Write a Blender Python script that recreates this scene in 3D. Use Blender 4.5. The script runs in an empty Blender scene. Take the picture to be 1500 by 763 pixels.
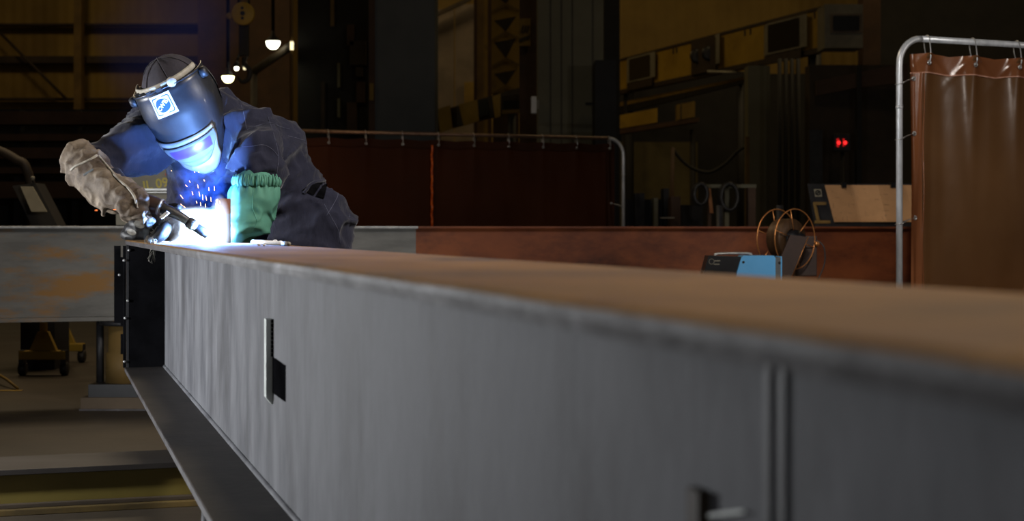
import bpy, bmesh, math, random
from mathutils import Vector, Matrix, noise
from mathutils.bvhtree import BVHTree
random.seed(7)
PI = math.pi
C = bpy.context.scene.collection
F_PX = 2200.0; CAM_Z = 0.85; HORIZON = 336.0
def P(px, py, d):
    return Vector(((px-750)/F_PX*d, d, CAM_Z+(HORIZON-py)/F_PX*d))
# ------------------------------------------------------------------ materials
def _n(nt, t, x=0, y=0):
    n = nt.nodes.new(t); n.location = (x, y); return n
def mat(name, c1, c2=None, scale=8.0, rough=0.6, metal=0.0, bump=0.0, bscale=None, stretch=(1,1,1), detail=6.0,
        lo=0.35, hi=0.65, c3=None, s3=3.0, lo3=.5, hi3=.62, coat=0.0, rvar=0.0, spec=0.5, sheen=0.0, trans=0.0, emit=None, estr=0.0, bdist=0.01):
    m = bpy.data.materials.new(name); m.use_nodes = True
    nt = m.node_tree; b = nt.nodes['Principled BSDF']
    b.inputs['Roughness'].default_value = rough; b.inputs['Metallic'].default_value = metal
    b.inputs['Specular IOR Level'].default_value = spec
    if coat: b.inputs['Coat Weight'].default_value = coat; b.inputs['Coat Roughness'].default_value = .12
    if sheen: b.inputs['Sheen Weight'].default_value = sheen
    if trans: b.inputs['Transmission Weight'].default_value = trans
    if emit: b.inputs['Emission Color'].default_value = (*emit,1); b.inputs['Emission Strength'].default_value = estr
    if c2 is None: c2 = tuple(min(1, v*1.25+.002) for v in c1)
    tc = _n(nt,'ShaderNodeTexCoord',-1200,0); mp = _n(nt,'ShaderNodeMapping',-1000,0)
    mp.inputs['Scale'].default_value = stretch
    nt.links.new(tc.outputs['Object'], mp.inputs['Vector'])
    no = _n(nt,'ShaderNodeTexNoise',-800,0); no.inputs['Scale'].default_value = scale; no.inputs['Detail'].default_value = detail
    no.inputs['Roughness'].default_value = .62
    nt.links.new(mp.outputs[0], no.inputs['Vector'])
    rp = _n(nt,'ShaderNodeValToRGB',-600,0)
    rp.color_ramp.elements[0].position = lo; rp.color_ramp.elements[1].position = hi
    rp.color_ramp.elements[0].color = (*c1,1); rp.color_ramp.elements[1].color = (*c2,1)
    nt.links.new(no.outputs['Fac'], rp.inputs['Fac'])
    col = rp.outputs['Color']
    if c3:
        n3 = _n(nt,'ShaderNodeTexNoise',-800,-300); n3.inputs['Scale'].default_value = s3; n3.inputs['Detail'].default_value = 8
        n3.inputs['Roughness'].default_value = .7
        nt.links.new(mp.outputs[0], n3.inputs['Vector'])
        r3 = _n(nt,'ShaderNodeMapRange',-600,-300); r3.inputs[1].default_value = lo3; r3.inputs[2].default_value = hi3
        nt.links.new(n3.outputs['Fac'], r3.inputs[0])
        mx = _n(nt,'ShaderNodeMix',-350,0); mx.data_type = 'RGBA'
        nt.links.new(r3.outputs[0], mx.inputs[0]); nt.links.new(col, mx.inputs[6]); mx.inputs[7].default_value = (*c3,1)
        col = mx.outputs[2]
    nt.links.new(col, b.inputs['Base Color'])
    if rvar:
        r4 = _n(nt,'ShaderNodeMapRange',-400,-500); r4.inputs[3].default_value = max(.02,rough-rvar); r4.inputs[4].default_value = min(1,rough+rvar)
        nt.links.new(no.outputs['Fac'], r4.inputs[0]); nt.links.new(r4.outputs[0], b.inputs['Roughness'])
    if bump:
        nb = _n(nt,'ShaderNodeTexNoise',-800,-700); nb.inputs['Scale'].default_value = bscale or scale*3; nb.inputs['Detail'].default_value = 5
        nt.links.new(mp.outputs[0], nb.inputs['Vector'])
        bp = _n(nt,'ShaderNodeBump',-300,-700); bp.inputs['Strength'].default_value = bump; bp.inputs['Distance'].default_value = bdist
        nt.links.new(nb.outputs['Fac'], bp.inputs['Height']); nt.links.new(bp.outputs[0], b.inputs['Normal'])
    return m
def emis(name, col, s):
    m = bpy.data.materials.new(name); m.use_nodes = True; nt = m.node_tree; nt.nodes.clear()
    e = _n(nt,'ShaderNodeEmission'); e.inputs[0].default_value = (*col,1); e.inputs[1].default_value = s
    o = _n(nt,'ShaderNodeOutputMaterial',200); nt.links.new(e.outputs[0], o.inputs[0]); return m
def corrugated(name, c1, c2, period, bump=.22):
    m = mat(name, c1, c2, scale=.5, rough=.75, detail=8); nt = m.node_tree; b = nt.nodes['Principled BSDF']
    tc = nt.nodes['Texture Coordinate']
    w = _n(nt,'ShaderNodeTexWave',-800,-600); w.wave_type='BANDS'; w.bands_direction='X'; w.inputs['Scale'].default_value = 1/period*.314
    w.inputs['Distortion'].default_value = 0
    nt.links.new(tc.outputs['Object'], w.inputs['Vector'])
    bp = _n(nt,'ShaderNodeBump',-300,-600); bp.inputs['Strength'].default_value = bump; bp.inputs['Distance'].default_value = .05
    nt.links.new(w.outputs['Fac'], bp.inputs['Height']); nt.links.new(bp.outputs[0], b.inputs['Normal']); return m
def pvc(name, col, tcol, rough, tr, spec=.7):
    m = bpy.data.materials.new(name); m.use_nodes = True; nt = m.node_tree
    b = nt.nodes['Principled BSDF']; out = nt.nodes['Material Output']
    b.inputs['Roughness'].default_value = rough; b.inputs['Specular IOR Level'].default_value = spec
    tc = _n(nt,'ShaderNodeTexCoord',-1000); no = _n(nt,'ShaderNodeTexNoise',-800); no.inputs['Scale'].default_value = 2.2; no.inputs['Detail'].default_value = 5
    nt.links.new(tc.outputs['Object'], no.inputs['Vector'])
    rp = _n(nt,'ShaderNodeValToRGB',-600); rp.color_ramp.elements[0].position=.35; rp.color_ramp.elements[1].position=.7
    rp.color_ramp.elements[0].color=(*[v*.8 for v in col],1); rp.color_ramp.elements[1].color=(*[v*1.15 for v in col],1)
    nt.links.new(no.outputs['Fac'], rp.inputs['Fac']); nt.links.new(rp.outputs[0], b.inputs['Base Color'])
    n2 = _n(nt,'ShaderNodeTexNoise',-800,-400); n2.inputs['Scale'].default_value = 9; n2.inputs['Detail'].default_value = 3
    nt.links.new(tc.outputs['Object'], n2.inputs['Vector'])
    bp = _n(nt,'ShaderNodeBump',-400,-400); bp.inputs['Strength'].default_value=.12; bp.inputs['Distance'].default_value=.01
    nt.links.new(n2.outputs['Fac'], bp.inputs['Height']); nt.links.new(bp.outputs[0], b.inputs['Normal'])
    t = _n(nt,'ShaderNodeBsdfTranslucent',0,-200); t.inputs[0].default_value=(*tcol,1)
    p = _n(nt,'ShaderNodeBsdfTransparent',0,-320); p.inputs[0].default_value=(*tcol,1)
    m1 = _n(nt,'ShaderNodeMixShader',200,-250); m1.inputs[0].default_value=.35
    nt.links.new(t.outputs[0], m1.inputs[1]); nt.links.new(p.outputs[0], m1.inputs[2])
    m2 = _n(nt,'ShaderNodeMixShader',400); m2.inputs[0].default_value=tr
    nt.links.new(b.outputs[0], m2.inputs[1]); nt.links.new(m1.outputs[0], m2.inputs[2]); nt.links.new(m2.outputs[0], out.inputs[0])
    return m
# ------------------------------------------------------------------ object helpers
def tag(o, label=None, cat=None, group=None, kind=None):
    if label: o['label'] = label
    if cat: o['category'] = cat
    if group: o['group'] = group
    if kind: o['kind'] = kind
    return o
def empty(name, loc, label=None, cat=None, group=None):
    o = bpy.data.objects.new(name, None); C.objects.link(o); o.location = loc; o.empty_display_size = .1
    return tag(o, label, cat, group)
def link(name, me, m, parent=None, smooth=None):
    if m is not None: me.materials.clear(); me.materials.append(m)
    if smooth is not None:
        for p in me.polygons: p.use_smooth = smooth
    o = bpy.data.objects.new(name, me); C.objects.link(o)
    if parent is not None:
        o.parent = parent
        top = parent; M = Matrix.Identity(4)
        chain = []
        while top is not None: chain.append(top); top = top.parent
        for a in reversed(chain): M = M @ a.matrix_parent_inverse @ a.matrix_basis if a.parent else Matrix.Translation(a.location) @ a.rotation_euler.to_matrix().to_4x4()
        o.matrix_parent_inverse = M.inverted()
    else:
        n = len(me.vertices)
        if n:
            xs=[v.co.x for v in me.vertices]; ys=[v.co.y for v in me.vertices]; zs=[v.co.z for v in me.vertices]
            c = Vector(((min(xs)+max(xs))/2,(min(ys)+max(ys))/2,min(zs)))
            me.transform(Matrix.Translation(-c)); o.location = c
    return o
def frame_from(t, hint=Vector((0,0,1))):
    t = t.normalized()
    if abs(t.dot(hint)) > .98: hint = Vector((1,0,0))
    a = hint.cross(t).normalized(); b = t.cross(a).normalized(); return a, b
def crom(p0,p1,p2,p3,t):
    return .5*((2*p1)+(-p0+p2)*t+(2*p0-5*p1+4*p2-p3)*t*t+(-p0+3*p1-3*p2+p3)*t*t*t)
def resample(vals, m):
    out = []; n = len(vals)
    for i in range(n-1):
        p0 = vals[max(0,i-1)]; p1 = vals[i]; p2 = vals[i+1]; p3 = vals[min(n-1,i+2)]
        for k in range(m): out.append(crom(p0,p1,p2,p3,k/m))
    out.append(vals[-1]); return out
class MB:
    def __init__(s): s.bm = bmesh.new()
    def box(s, c, size, R=None, bev=0.0):
        r = bmesh.ops.create_cube(s.bm, size=1.0); vs = r['verts']
        M = Matrix.Translation(Vector(c)) @ (R.to_4x4() if R else Matrix.Identity(4)) @ Matrix.Diagonal((*size,1))
        bmesh.ops.transform(s.bm, matrix=M, verts=vs)
        if bev:
            es = {e for v in vs for e in v.link_edges}
            bmesh.ops.bevel(s.bm, geom=list(es), offset=bev, segments=2, affect='EDGES', profile=.6)
        return s
    def pbox(s, x0, y0, x1, y1, d, th, bev=0.0):
        a = P(x0,y1,d); b = P(x1,y0,d)
        return s.box(((a.x+b.x)/2, d+th/2, (a.z+b.z)/2), (abs(b.x-a.x), th, abs(b.z-a.z)), bev=bev)
    def obox(s, o, ax, ay, az, r, bev=0.0):
        # box in an oriented frame, r = (x0,x1,y0,y1,z0,z1)
        vs = [s.bm.verts.new(o+ax*r[i]+ay*r[2+j]+az*r[4+k]) for i in (0,1) for j in (0,1) for k in (0,1)]
        fs = [(0,1,3,2),(4,6,7,5),(0,4,5,1),(2,3,7,6),(0,2,6,4),(1,5,7,3)]
        nf = [s.bm.faces.new([vs[i] for i in f]) for f in fs]
        if bev:
            es = {e for f in nf for e in f.edges}
            bmesh.ops.bevel(s.bm, geom=list(es), offset=bev, segments=2, affect='EDGES', profile=.6)
        return s
    def tube(s, pts, r, n=10, cap=True, m=1, closed=False):
        if m > 1:
            pts = resample(pts, m)
            if not isinstance(r,(int,float)): r = resample(list(r), m)
        rs = [r]*len(pts) if isinstance(r,(int,float)) else r
        rings = []; a = None
        L = len(pts)
        for i,p in enumerate(pts):
            if closed: t = (pts[(i+1)%L]-pts[i-1])
            else: t = (pts[min(i+1,L-1)]-pts[max(i-1,0)])
            t = t.normalized() if t.length else Vector((0,0,1))
            if a is None: a, b = frame_from(t)
            else:
                a = (a - t*a.dot(t)); a = a.normalized() if a.length>1e-6 else frame_from(t)[0]; b = t.cross(a).normalized()
            rings.append([s.bm.verts.new(p+a*rs[i]*math.cos(2*PI*k/n)+b*rs[i]*math.sin(2*PI*k/n)) for k in range(n)])
        for i in range(L if closed else L-1):
            A = rings[i]; B = rings[(i+1)%L]
            for k in range(n): s.bm.faces.new((A[k],A[(k+1)%n],B[(k+1)%n],B[k]))
        if cap and not closed:
            s.bm.faces.new(rings[0][::-1]); s.bm.faces.new(rings[-1])
        return s
    def lathe(s, prof, o, ax, n=24):
        # prof list of (r, h) along axis ax from o
        a, b = frame_from(ax); ax = ax.normalized(); rings=[]
        for r,h in prof:
            if r < 1e-5: rings.append([s.bm.verts.new(o+ax*h)])
            else: rings.append([s.bm.verts.new(o+ax*h+(a*math.cos(2*PI*k/n)+b*math.sin(2*PI*k/n))*r) for k in range(n)])
        for A,B in zip(rings, rings[1:]):
            for k in range(n):
                k2=(k+1)%n
                if len(A)==1 and len(B)==1: continue
                if len(A)==1: s.bm.faces.new((A[0],B[k2],B[k]))
                elif len(B)==1: s.bm.faces.new((A[k],A[k2],B[0]))
                else: s.bm.faces.new((A[k],A[k2],B[k2],B[k]))
        return s
    def poly(s, pts, vec):
        # extruded polygon
        v0=[s.bm.verts.new(p) for p in pts]; v1=[s.bm.verts.new(p+vec) for p in pts]; n=len(pts)
        s.bm.faces.new(v0); s.bm.faces.new(v1[::-1])
        for i in range(n): s.bm.faces.new((v0[i],v1[i],v1[(i+1)%n],v0[(i+1)%n]))
        return s
    def sheet(s, grid):
        vs=[[s.bm.verts.new(p) for p in row] for row in grid]
        for i in range(len(vs)-1):
            for j in range(len(vs[0])-1): s.bm.faces.new((vs[i][j],vs[i][j+1],vs[i+1][j+1],vs[i+1][j]))
        return s
    def loft(s, secs, n=20, m=4):
        # secs: (centre, ra, rb, lateral) ; rounded ends
        cs = resample([Vector(q[0]) for q in secs], m); ra = resample([q[1] for q in secs], m); rb = resample([q[2] for q in secs], m)
        la = resample([Vector(q[3]) for q in secs], m); L=len(cs); rings=[]
        def ring(c,t,lat,a,b):
            lat=(lat-t*lat.dot(t)).normalized(); ap=t.cross(lat).normalized()
            return [s.bm.verts.new(c+lat*a*math.cos(2*PI*k/n)+ap*b*math.sin(2*PI*k/n)) for k in range(n)]
        def tan(i): return (cs[min(i+1,L-1)]-cs[max(i-1,0)]).normalized()
        t0=tan(0); r0=min(ra[0],rb[0]); t1=tan(L-1); r1=min(ra[-1],rb[-1])
        p0=s.bm.verts.new(cs[0]-t0*r0*.8)
        for k in (.85,.5): rings.append(ring(cs[0]-t0*r0*.8*k,t0,la[0],ra[0]*math.sqrt(1-k*k),rb[0]*math.sqrt(1-k*k)))
        for i in range(L): rings.append(ring(cs[i],tan(i),la[i],ra[i],rb[i]))
        for k in (.5,.85): rings.append(ring(cs[-1]+t1*r1*.8*k,t1,la[-1],ra[-1]*math.sqrt(1-k*k),rb[-1]*math.sqrt(1-k*k)))
        p1=s.bm.verts.new(cs[-1]+t1*r1*.8)
        for A,B in zip(rings,rings[1:]):
            for k in range(n): s.bm.faces.new((A[k],A[(k+1)%n],B[(k+1)%n],B[k]))
        for k in range(n):
            s.bm.faces.new((p0,rings[0][(k+1)%n],rings[0][k])); s.bm.faces.new((p1,rings[-1][k],rings[-1][(k+1)%n]))
        return s
    def chain(s, pts, rs, n=14, m=4, flat=1.0, lat=Vector((0,1,0))):
        return s.loft([(p,r,r*flat,lat) for p,r in zip(pts,rs)], n, m)
    def mesh(s, name='m'):
        bmesh.ops.recalc_face_normals(s.bm, faces=s.bm.faces)
        me = bpy.data.meshes.new(name); s.bm.to_mesh(me); s.bm.free(); return me
    def build(s, name, m, parent=None, smooth=False):
        return link(name, s.mesh(name), m, parent, smooth)
def remesh(mb, vox, sm=4):
    me = mb.mesh('tmp'); o = bpy.data.objects.new('tmp', me); C.objects.link(o)
    r = o.modifiers.new('r','REMESH'); r.mode='VOXEL'; r.voxel_size=vox
    if sm:
        q = o.modifiers.new('s','SMOOTH'); q.factor=.5; q.iterations=sm
    dg = bpy.context.evaluated_depsgraph_get(); dg.update()
    out = bpy.data.meshes.new_from_object(o.evaluated_get(dg))
    bpy.data.objects.remove(o); return out
def displace(me, fn):
    ns = [v.normal.copy() for v in me.vertices]
    for v,n in zip(me.vertices, ns): v.co += n*fn(v.co, n)
    me.update()
def text_mesh(txt, size=1.0, off=0.0, ext=0.0):
    cu = bpy.data.curves.new('t','FONT'); cu.body = txt; cu.size = size; cu.align_x='CENTER'; cu.align_y='CENTER'; cu.offset=off; cu.extrude=ext
    o = bpy.data.objects.new('t', cu); C.objects.link(o)
    dg = bpy.context.evaluated_depsgraph_get(); dg.update()
    me = bpy.data.meshes.new_from_object(o.evaluated_get(dg)); bpy.data.objects.remove(o); bpy.data.curves.remove(cu)
    return me
def copy_tree(o, parent=None):
    c = o.copy(); C.objects.link(c)
    if parent is not None: c.parent = parent
    for ch in list(o.children): copy_tree(ch, c)
    return c
X=Vector((1,0,0)); Y=Vector((0,1,0)); Z=Vector((0,0,1))
# ------------------------------------------------------------------ camera
cam = bpy.data.cameras.new('camera'); co = bpy.data.objects.new('camera', cam); C.objects.link(co)
co.location=(0,0,CAM_Z); co.rotation_euler=(PI/2,0,0); cam.sensor_width=36; cam.lens=F_PX/1500*36
cam.shift_y = -(381.5-HORIZON)/1500; cam.clip_start=.02; cam.clip_end=200
cam.dof.use_dof=True; cam.dof.focus_distance=4.1; cam.dof.aperture_fstop=6.5
bpy.context.scene.camera = co
# ------------------------------------------------------------------ material library
M = {}
M['web'] = mat('mill_scale_web', (.085,.087,.097), (.175,.178,.19), scale=7, rough=.7, metal=.0, spec=.25, stretch=(1.2,1.2,.5), bump=.25, bscale=40, c3=(.048,.046,.048), s3=3.4, lo3=.47, hi3=.75, rvar=.12, bdist=.004)
M['flange_top'] = mat('rusty_flange', (.14,.069,.018), (.285,.163,.056), scale=7, rough=.75, metal=0, spec=.2, bump=.3, bscale=60, c3=(.055,.038,.028), s3=3.5, lo3=.48, hi3=.7, rvar=.12, bdist=.004)
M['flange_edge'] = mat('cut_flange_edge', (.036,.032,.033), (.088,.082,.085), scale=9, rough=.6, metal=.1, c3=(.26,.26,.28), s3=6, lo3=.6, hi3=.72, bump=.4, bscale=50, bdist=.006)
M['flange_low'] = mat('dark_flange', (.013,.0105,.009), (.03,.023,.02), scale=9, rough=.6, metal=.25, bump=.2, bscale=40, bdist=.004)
M['edge_light'] = mat('ground_steel_edge', (.3,.3,.29), (.52,.52,.5), scale=25, rough=.4, metal=.5)
M['matt_black'] = mat('matt_black', (.0035,.0035,.004), (.006,.006,.007), scale=12, rough=.9, spec=.0)
M['clip_pale'] = mat('pale_cut_bar', (.6,.64,.6), (.8,.84,.8), scale=30, rough=.5)
M['strip'] = mat('dull_strip', (.032,.032,.035), (.05,.05,.055), scale=8, rough=.6)
M['bolt'] = mat('bright_bolt', (.5,.5,.5), (.75,.75,.75), scale=40, rough=.3, metal=.8)
M['dark_steel'] = mat('dark_steel', (.02,.02,.022), (.04,.04,.043), scale=9, rough=.5, metal=.4)
M['back_beam'] = mat('stained_beam', (.12,.117,.105), (.2,.195,.175), scale=5, rough=.6, metal=.1, c3=(.26,.13,.03), s3=2.6, lo3=.5, hi3=.62, stretch=(.6,.6,2.2))
M['back_beam_rust_lit'] = mat('amber_lit_rust_beam', (.12,.028,.008), (.22,.06,.016), scale=4, rough=.55, metal=.1, c3=(.05,.012,.005), s3=2.2, lo3=.45, hi3=.65, stretch=(.6,.6,1.2))  # rust red also paints the orange light thrown by the curtain
M['navy'] = mat('navy_cotton', (.0095,.0102,.022), (.016,.017,.033), scale=16, rough=.85, bump=.7, bscale=11, sheen=.15, spec=.2, bdist=.02, stretch=(1.2,1,.55))
M['navy_dark'] = mat('dark_navy_cotton', (.006,.006,.012), (.012,.012,.02), scale=16, rough=.9, bump=.3, bscale=26, spec=.2)
M['seam'] = mat('pale_stitching', (.06,.065,.1), (.1,.105,.15), scale=200, rough=.8)
M['leather'] = mat('tan_leather', (.1,.074,.05), (.25,.2,.145), scale=14, rough=.75, bump=.4, bscale=50, c3=(.045,.028,.018), s3=8, lo3=.42, hi3=.62, bdist=.006)
M['leather_dark'] = mat('black_leather', (.005,.005,.006), (.014,.014,.015), scale=24, rough=.55, bump=.4, bscale=60, bdist=.004)
M['leather_tip'] = mat('pale_leather', (.08,.075,.06), (.26,.245,.21), scale=26, rough=.6, bump=.4, bscale=60, bdist=.004)  # pale frayed leather, also used as painted light on the fingertips
M['green'] = mat('green_cotton', (.06,.19,.135), (.09,.25,.18), scale=9, rough=.75, bump=.3, bscale=22, spec=.25, bdist=.006)
M['shell'] = mat('graphite_shell', (.010,.011,.014), (.022,.024,.03), scale=12, rough=.4, bump=.05, bscale=90, coat=.2, c3=(.04,.045,.055), s3=16, lo3=.6, hi3=.8)
M['silver'] = mat('silver_faceplate', (.2,.2,.2), (.3,.3,.3), scale=14, rough=.42, metal=.2)
M['lens'] = mat('violet_lens', (.05,.022,.11), (.07,.035,.15), scale=10, rough=.35)
M['lens_frame'] = mat('pale_lens_frame', (.1,.115,.125), (.15,.165,.175), scale=10, rough=.3)
M['band'] = mat('grimy_headgear_plastic', (.22,.2,.16), (.42,.39,.33), scale=30, rough=.6, c3=(.06,.05,.04), s3=22, lo3=.55, hi3=.7)
M['cap'] = mat('dark_cap_cloth', (.018,.016,.022), (.035,.03,.04), scale=18, rough=.9, bump=.4, bscale=30)
M['white'] = mat('white_label', (.75,.75,.74), (.82,.82,.8), scale=30, rough=.5)
M['blue'] = mat('blue_ink', (.01,.06,.2), (.013,.08,.25), scale=30, rough=.5)
M['skin'] = mat('skin', (.35,.2,.14), (.45,.27,.2), scale=20, rough=.55)
M['rubber'] = mat('black_rubber', (.012,.011,.011), (.03,.028,.027), scale=30, rough=.45, bump=.2, bscale=60)
M['gunbrown'] = mat('worn_brown_handle', (.025,.014,.01), (.05,.026,.018), scale=30, rough=.4)
M['copper'] = mat('heat_tinted_steel', (.2,.07,.03), (.4,.15,.06), scale=18, rough=.45, metal=.2, c3=(.16,.12,.16), s3=9, lo3=.5, hi3=.65, stretch=(.4,.4,1))
M['bar_grey'] = mat('grey_bar_steel', (.13,.13,.15), (.22,.22,.25), scale=18, rough=.5, metal=.2)
M['chalk'] = mat('white_soapstone', (.85,.84,.85), (.95,.94,.95), scale=40, rough=.8)
M['galv'] = mat('galvanised_tube', (.5,.52,.54), (.68,.7,.72), scale=24, rough=.34, metal=.35, stretch=(1,1,.4))
M['tube_brown'] = mat('dull_tube', (.2,.12,.08), (.3,.2,.14), scale=20, rough=.4, metal=.6)
M['wire'] = mat('tie_wire', (.45,.44,.42), (.6,.6,.58), scale=30, rough=.3, metal=.8)
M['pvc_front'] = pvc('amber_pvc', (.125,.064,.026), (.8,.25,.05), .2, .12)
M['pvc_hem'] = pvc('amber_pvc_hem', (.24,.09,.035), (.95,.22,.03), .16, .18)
M['pvc_line'] = mat('hem_highlight_line', (.42,.2,.13), (.6,.32,.22), scale=30, rough=.2, coat=.4)  # pale pink paints the highlight along the hem
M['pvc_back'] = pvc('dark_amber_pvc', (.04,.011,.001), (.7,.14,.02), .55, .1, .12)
M['pvc_seam'] = mat('amber_seam_highlight', (.5,.07,.01), (.8,.16,.02), scale=12, rough=.18, coat=.5, stretch=(1,1,3), lo=.4, hi=.62, emit=None)  # bright orange paints the highlight running down the seam
M['steel_blue'] = mat('bright_blue_enamel', (.1,.38,.72), (.13,.43,.78), scale=8, rough=.4)
M['panel_black'] = mat('black_panel', (.006,.006,.007), (.011,.011,.012), scale=20, rough=.35)
M['orange_wire'] = mat('coppery_spool_wire', (.5,.2,.06), (.65,.28,.09), scale=20, rough=.35, metal=.7)
M['nozzle_black'] = mat('dark_nozzle', (.0008,.0008,.0012), (.002,.002,.003), scale=60, rough=.8, spec=.02)  # near-black so the nozzle stays dark in the arc light
M['tan_board'] = mat('tan_board', (.07,.048,.028), (.11,.078,.046), scale=6, rough=.7)
M['olive_wall'] = mat('dim_olive_panel', (.07,.055,.02), (.1,.08,.03), scale=2, rough=.8)
M['chalk_yellow'] = mat('yellow_chalk', (.42,.35,.08), (.52,.43,.1), scale=60, rough=.8)
M['spool'] = mat('wire_coil', (.045,.022,.009), (.09,.045,.018), scale=8, rough=.5, metal=.4, stretch=(30,1,1))
M['feeder'] = mat('rust_dark_bracket', (.022,.009,.005), (.04,.016,.008), scale=10, rough=.55)
M['paper'] = mat('drawing_paper', (.4,.22,.1), (.5,.28,.13), scale=5, rough=.8, bump=.15, bscale=6)
M['paper_line'] = mat('pencil_lines', (.22,.14,.08), (.25,.16,.09), scale=10, rough=.8)
M['yellow'] = mat('crane_yellow', (.3,.18,.012), (.42,.26,.02), scale=1.6, rough=.6, c3=(.1,.06,.015), s3=1.2, lo3=.58, hi3=.75)
M['yellow_dim'] = mat('dirty_yellow', (.18,.11,.015), (.27,.17,.025), scale=3, rough=.7, c3=(.08,.05,.015), s3=3, lo3=.55, hi3=.7)
M['siding'] = corrugated('yellowed_siding', (.2,.125,.025), (.3,.195,.04), .25)
M['girt'] = mat('dark_brown_steel', (.03,.02,.01), (.05,.032,.016), scale=4, rough=.7)
M['post_brown'] = mat('brown_column', (.12,.072,.018), (.19,.115,.028), scale=3, rough=.7)
M['dark'] = mat('near_black_steel', (.008,.007,.006), (.015,.013,.011), scale=3, rough=.7)
M['dark_brown'] = mat('dark_brown_paint', (.045,.022,.01), (.075,.036,.015), scale=3, rough=.7)
M['dark_blue'] = mat('dark_slate_paint', (.07,.08,.085), (.1,.11,.115), scale=1.2, rough=.7)
M['olive'] = mat('olive_grey_paint', (.13,.12,.075), (.17,.16,.1), scale=1.0, rough=.7)
M['pale_door'] = mat('greyish_pink_panel', (.12,.095,.07), (.2,.155,.115), scale=1.5, rough=.75)
M['grey_box'] = mat('grey_enamel', (.18,.165,.12), (.25,.23,.17), scale=4, rough=.6)
M['floor'] = mat('oily_concrete', (.027,.019,.0105), (.047,.034,.019), scale=1.6, rough=.6, bump=.15, bscale=20, c3=(.022,.016,.01), s3=.7, lo3=.45, hi3=.7, rvar=.2)
M['lamp'] = emis('lamp_glow', (1,.95,.45), 9)
M['lamp_white'] = emis('lamp_glow_white', (1,.98,.75), 8)
M['red_led'] = emis('red_led_glow', (1,.02,.02), 2.2)
M['arc'] = emis('arc_glow', (.75,.86,1), 140)
M['spark'] = emis('spark_glow', (1,.5,.25), 6)
M['ember'] = emis('ember_glow', (1,.22,.06), 2.2)
M['glow_dim'] = emis('warm_glow_dim', (1,.85,.5), 1.6)
M['red_dim'] = emis('red_led_dim', (1,.02,.02), .5)
M['rust'] = mat('orange_rust', (.3,.11,.03), (.42,.17,.05), scale=10, rough=.7)
M['dark_steel_worn'] = mat('worn_floor_flange', (.024,.02,.018), (.04,.034,.03), scale=5, rough=.55, metal=.2, stretch=(.6,2,1))
M['yellow_floor'] = mat('dull_yellow_web', (.1,.075,.008), (.14,.1,.012), scale=2, rough=.6)
M['yellow_floor_dark'] = mat('dirty_yellow_flange', (.05,.032,.008), (.11,.07,.014), scale=6, rough=.6, stretch=(.5,3,1))
# ------------------------------------------------------------------ room
def struct(o): o['kind']='structure'; return o
WALL_Y = 36.0
fl = struct(MB().box((4,16,-.05),(56,46,.1)).build('floor', M['floor']))
struct(MB().box((4,WALL_Y+.1,6),(56,.2,12)).build('wall_back', M['siding']))
struct(MB().box((-23.9,16,6),(.2,46,12)).build('wall_left', M['siding']))
struct(MB().box((31.9,16,6),(.2,46,12)).build('wall_right', M['siding']))
struct(MB().box((4,16,12.05),(56,46,.1)).build('ceiling', M['dark']))
# ------------------------------------------------------------------ main beam
H0 = 0.037; ZT = CAM_Z-H0
A0 = Vector(((183-750)/F_PX*5.22, 5.22, ZT))
U = Vector((0.296,-0.955,0)).normalized(); N = Vector((0.955,0.296,0)).normalized()
def Bm(s,t,z=0): return A0+U*s+N*t+Z*z
TF=.0165; HB=.458; BL=7.2
beam = empty('steel_beam', Bm(BL/2,.14,-HB), 'long grey steel I-beam with rusty brown top flange running from the worker to the foreground', 'steel beam')
# top flange with uneven edge
mb=MB(); nseg=260
g=[]
def edge_w(s): return .0012*noise.noise(Vector((s*22,1,0)))+.0022*noise.noise(Vector((s*5,4,0)))
for i in range(nseg+1):
    s=BL*(i/nseg); w=edge_w(s)
    zt=.0008*noise.noise(Vector((s*6,0,2)))
    g.append([Bm(s,.28,-TF),Bm(s,.28,0),Bm(s,.14,0),Bm(s,.006+w,zt),Bm(s,.001+w,-.003+zt),Bm(s,w*1.4,-.008),Bm(s,.002+w,-TF+.001),Bm(s,.006+w,-TF),Bm(s,.28,-TF)])
mb.sheet(g)
for e in (0,-1): mb.bm.faces.new([mb.bm.verts.new(p) for p in g[e][:-1]])
bmesh.ops.remove_doubles(mb.bm, verts=mb.bm.verts, dist=1e-5)
tf=mb.build('top_flange', M['flange_top'], beam)
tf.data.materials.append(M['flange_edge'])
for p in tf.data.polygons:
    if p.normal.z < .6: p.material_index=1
WB=MB().obox(Bm(0,0,0),U,N,Z,(.0,BL,.134,.147,-HB+TF,-TF)).build('web', M['web'], beam)
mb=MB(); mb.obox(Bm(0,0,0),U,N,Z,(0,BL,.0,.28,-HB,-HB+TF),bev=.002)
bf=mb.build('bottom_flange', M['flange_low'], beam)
mb=MB(); mb.obox(Bm(0,0,0),U,N,Z,(0,BL,-.0012,.0008,-HB+.002,-HB+TF-.001)); tag(mb.build('ground_edge', M['flange_edge'], beam),'bright ground steel edge')
# fillet weld along web bottom
mb=MB(); mb.tube([Bm(.03+i*.06,.133,-HB+TF+.001) for i in range(119)], .007, n=6); mb.build('weld_bead', M['web'], beam, True)
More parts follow.
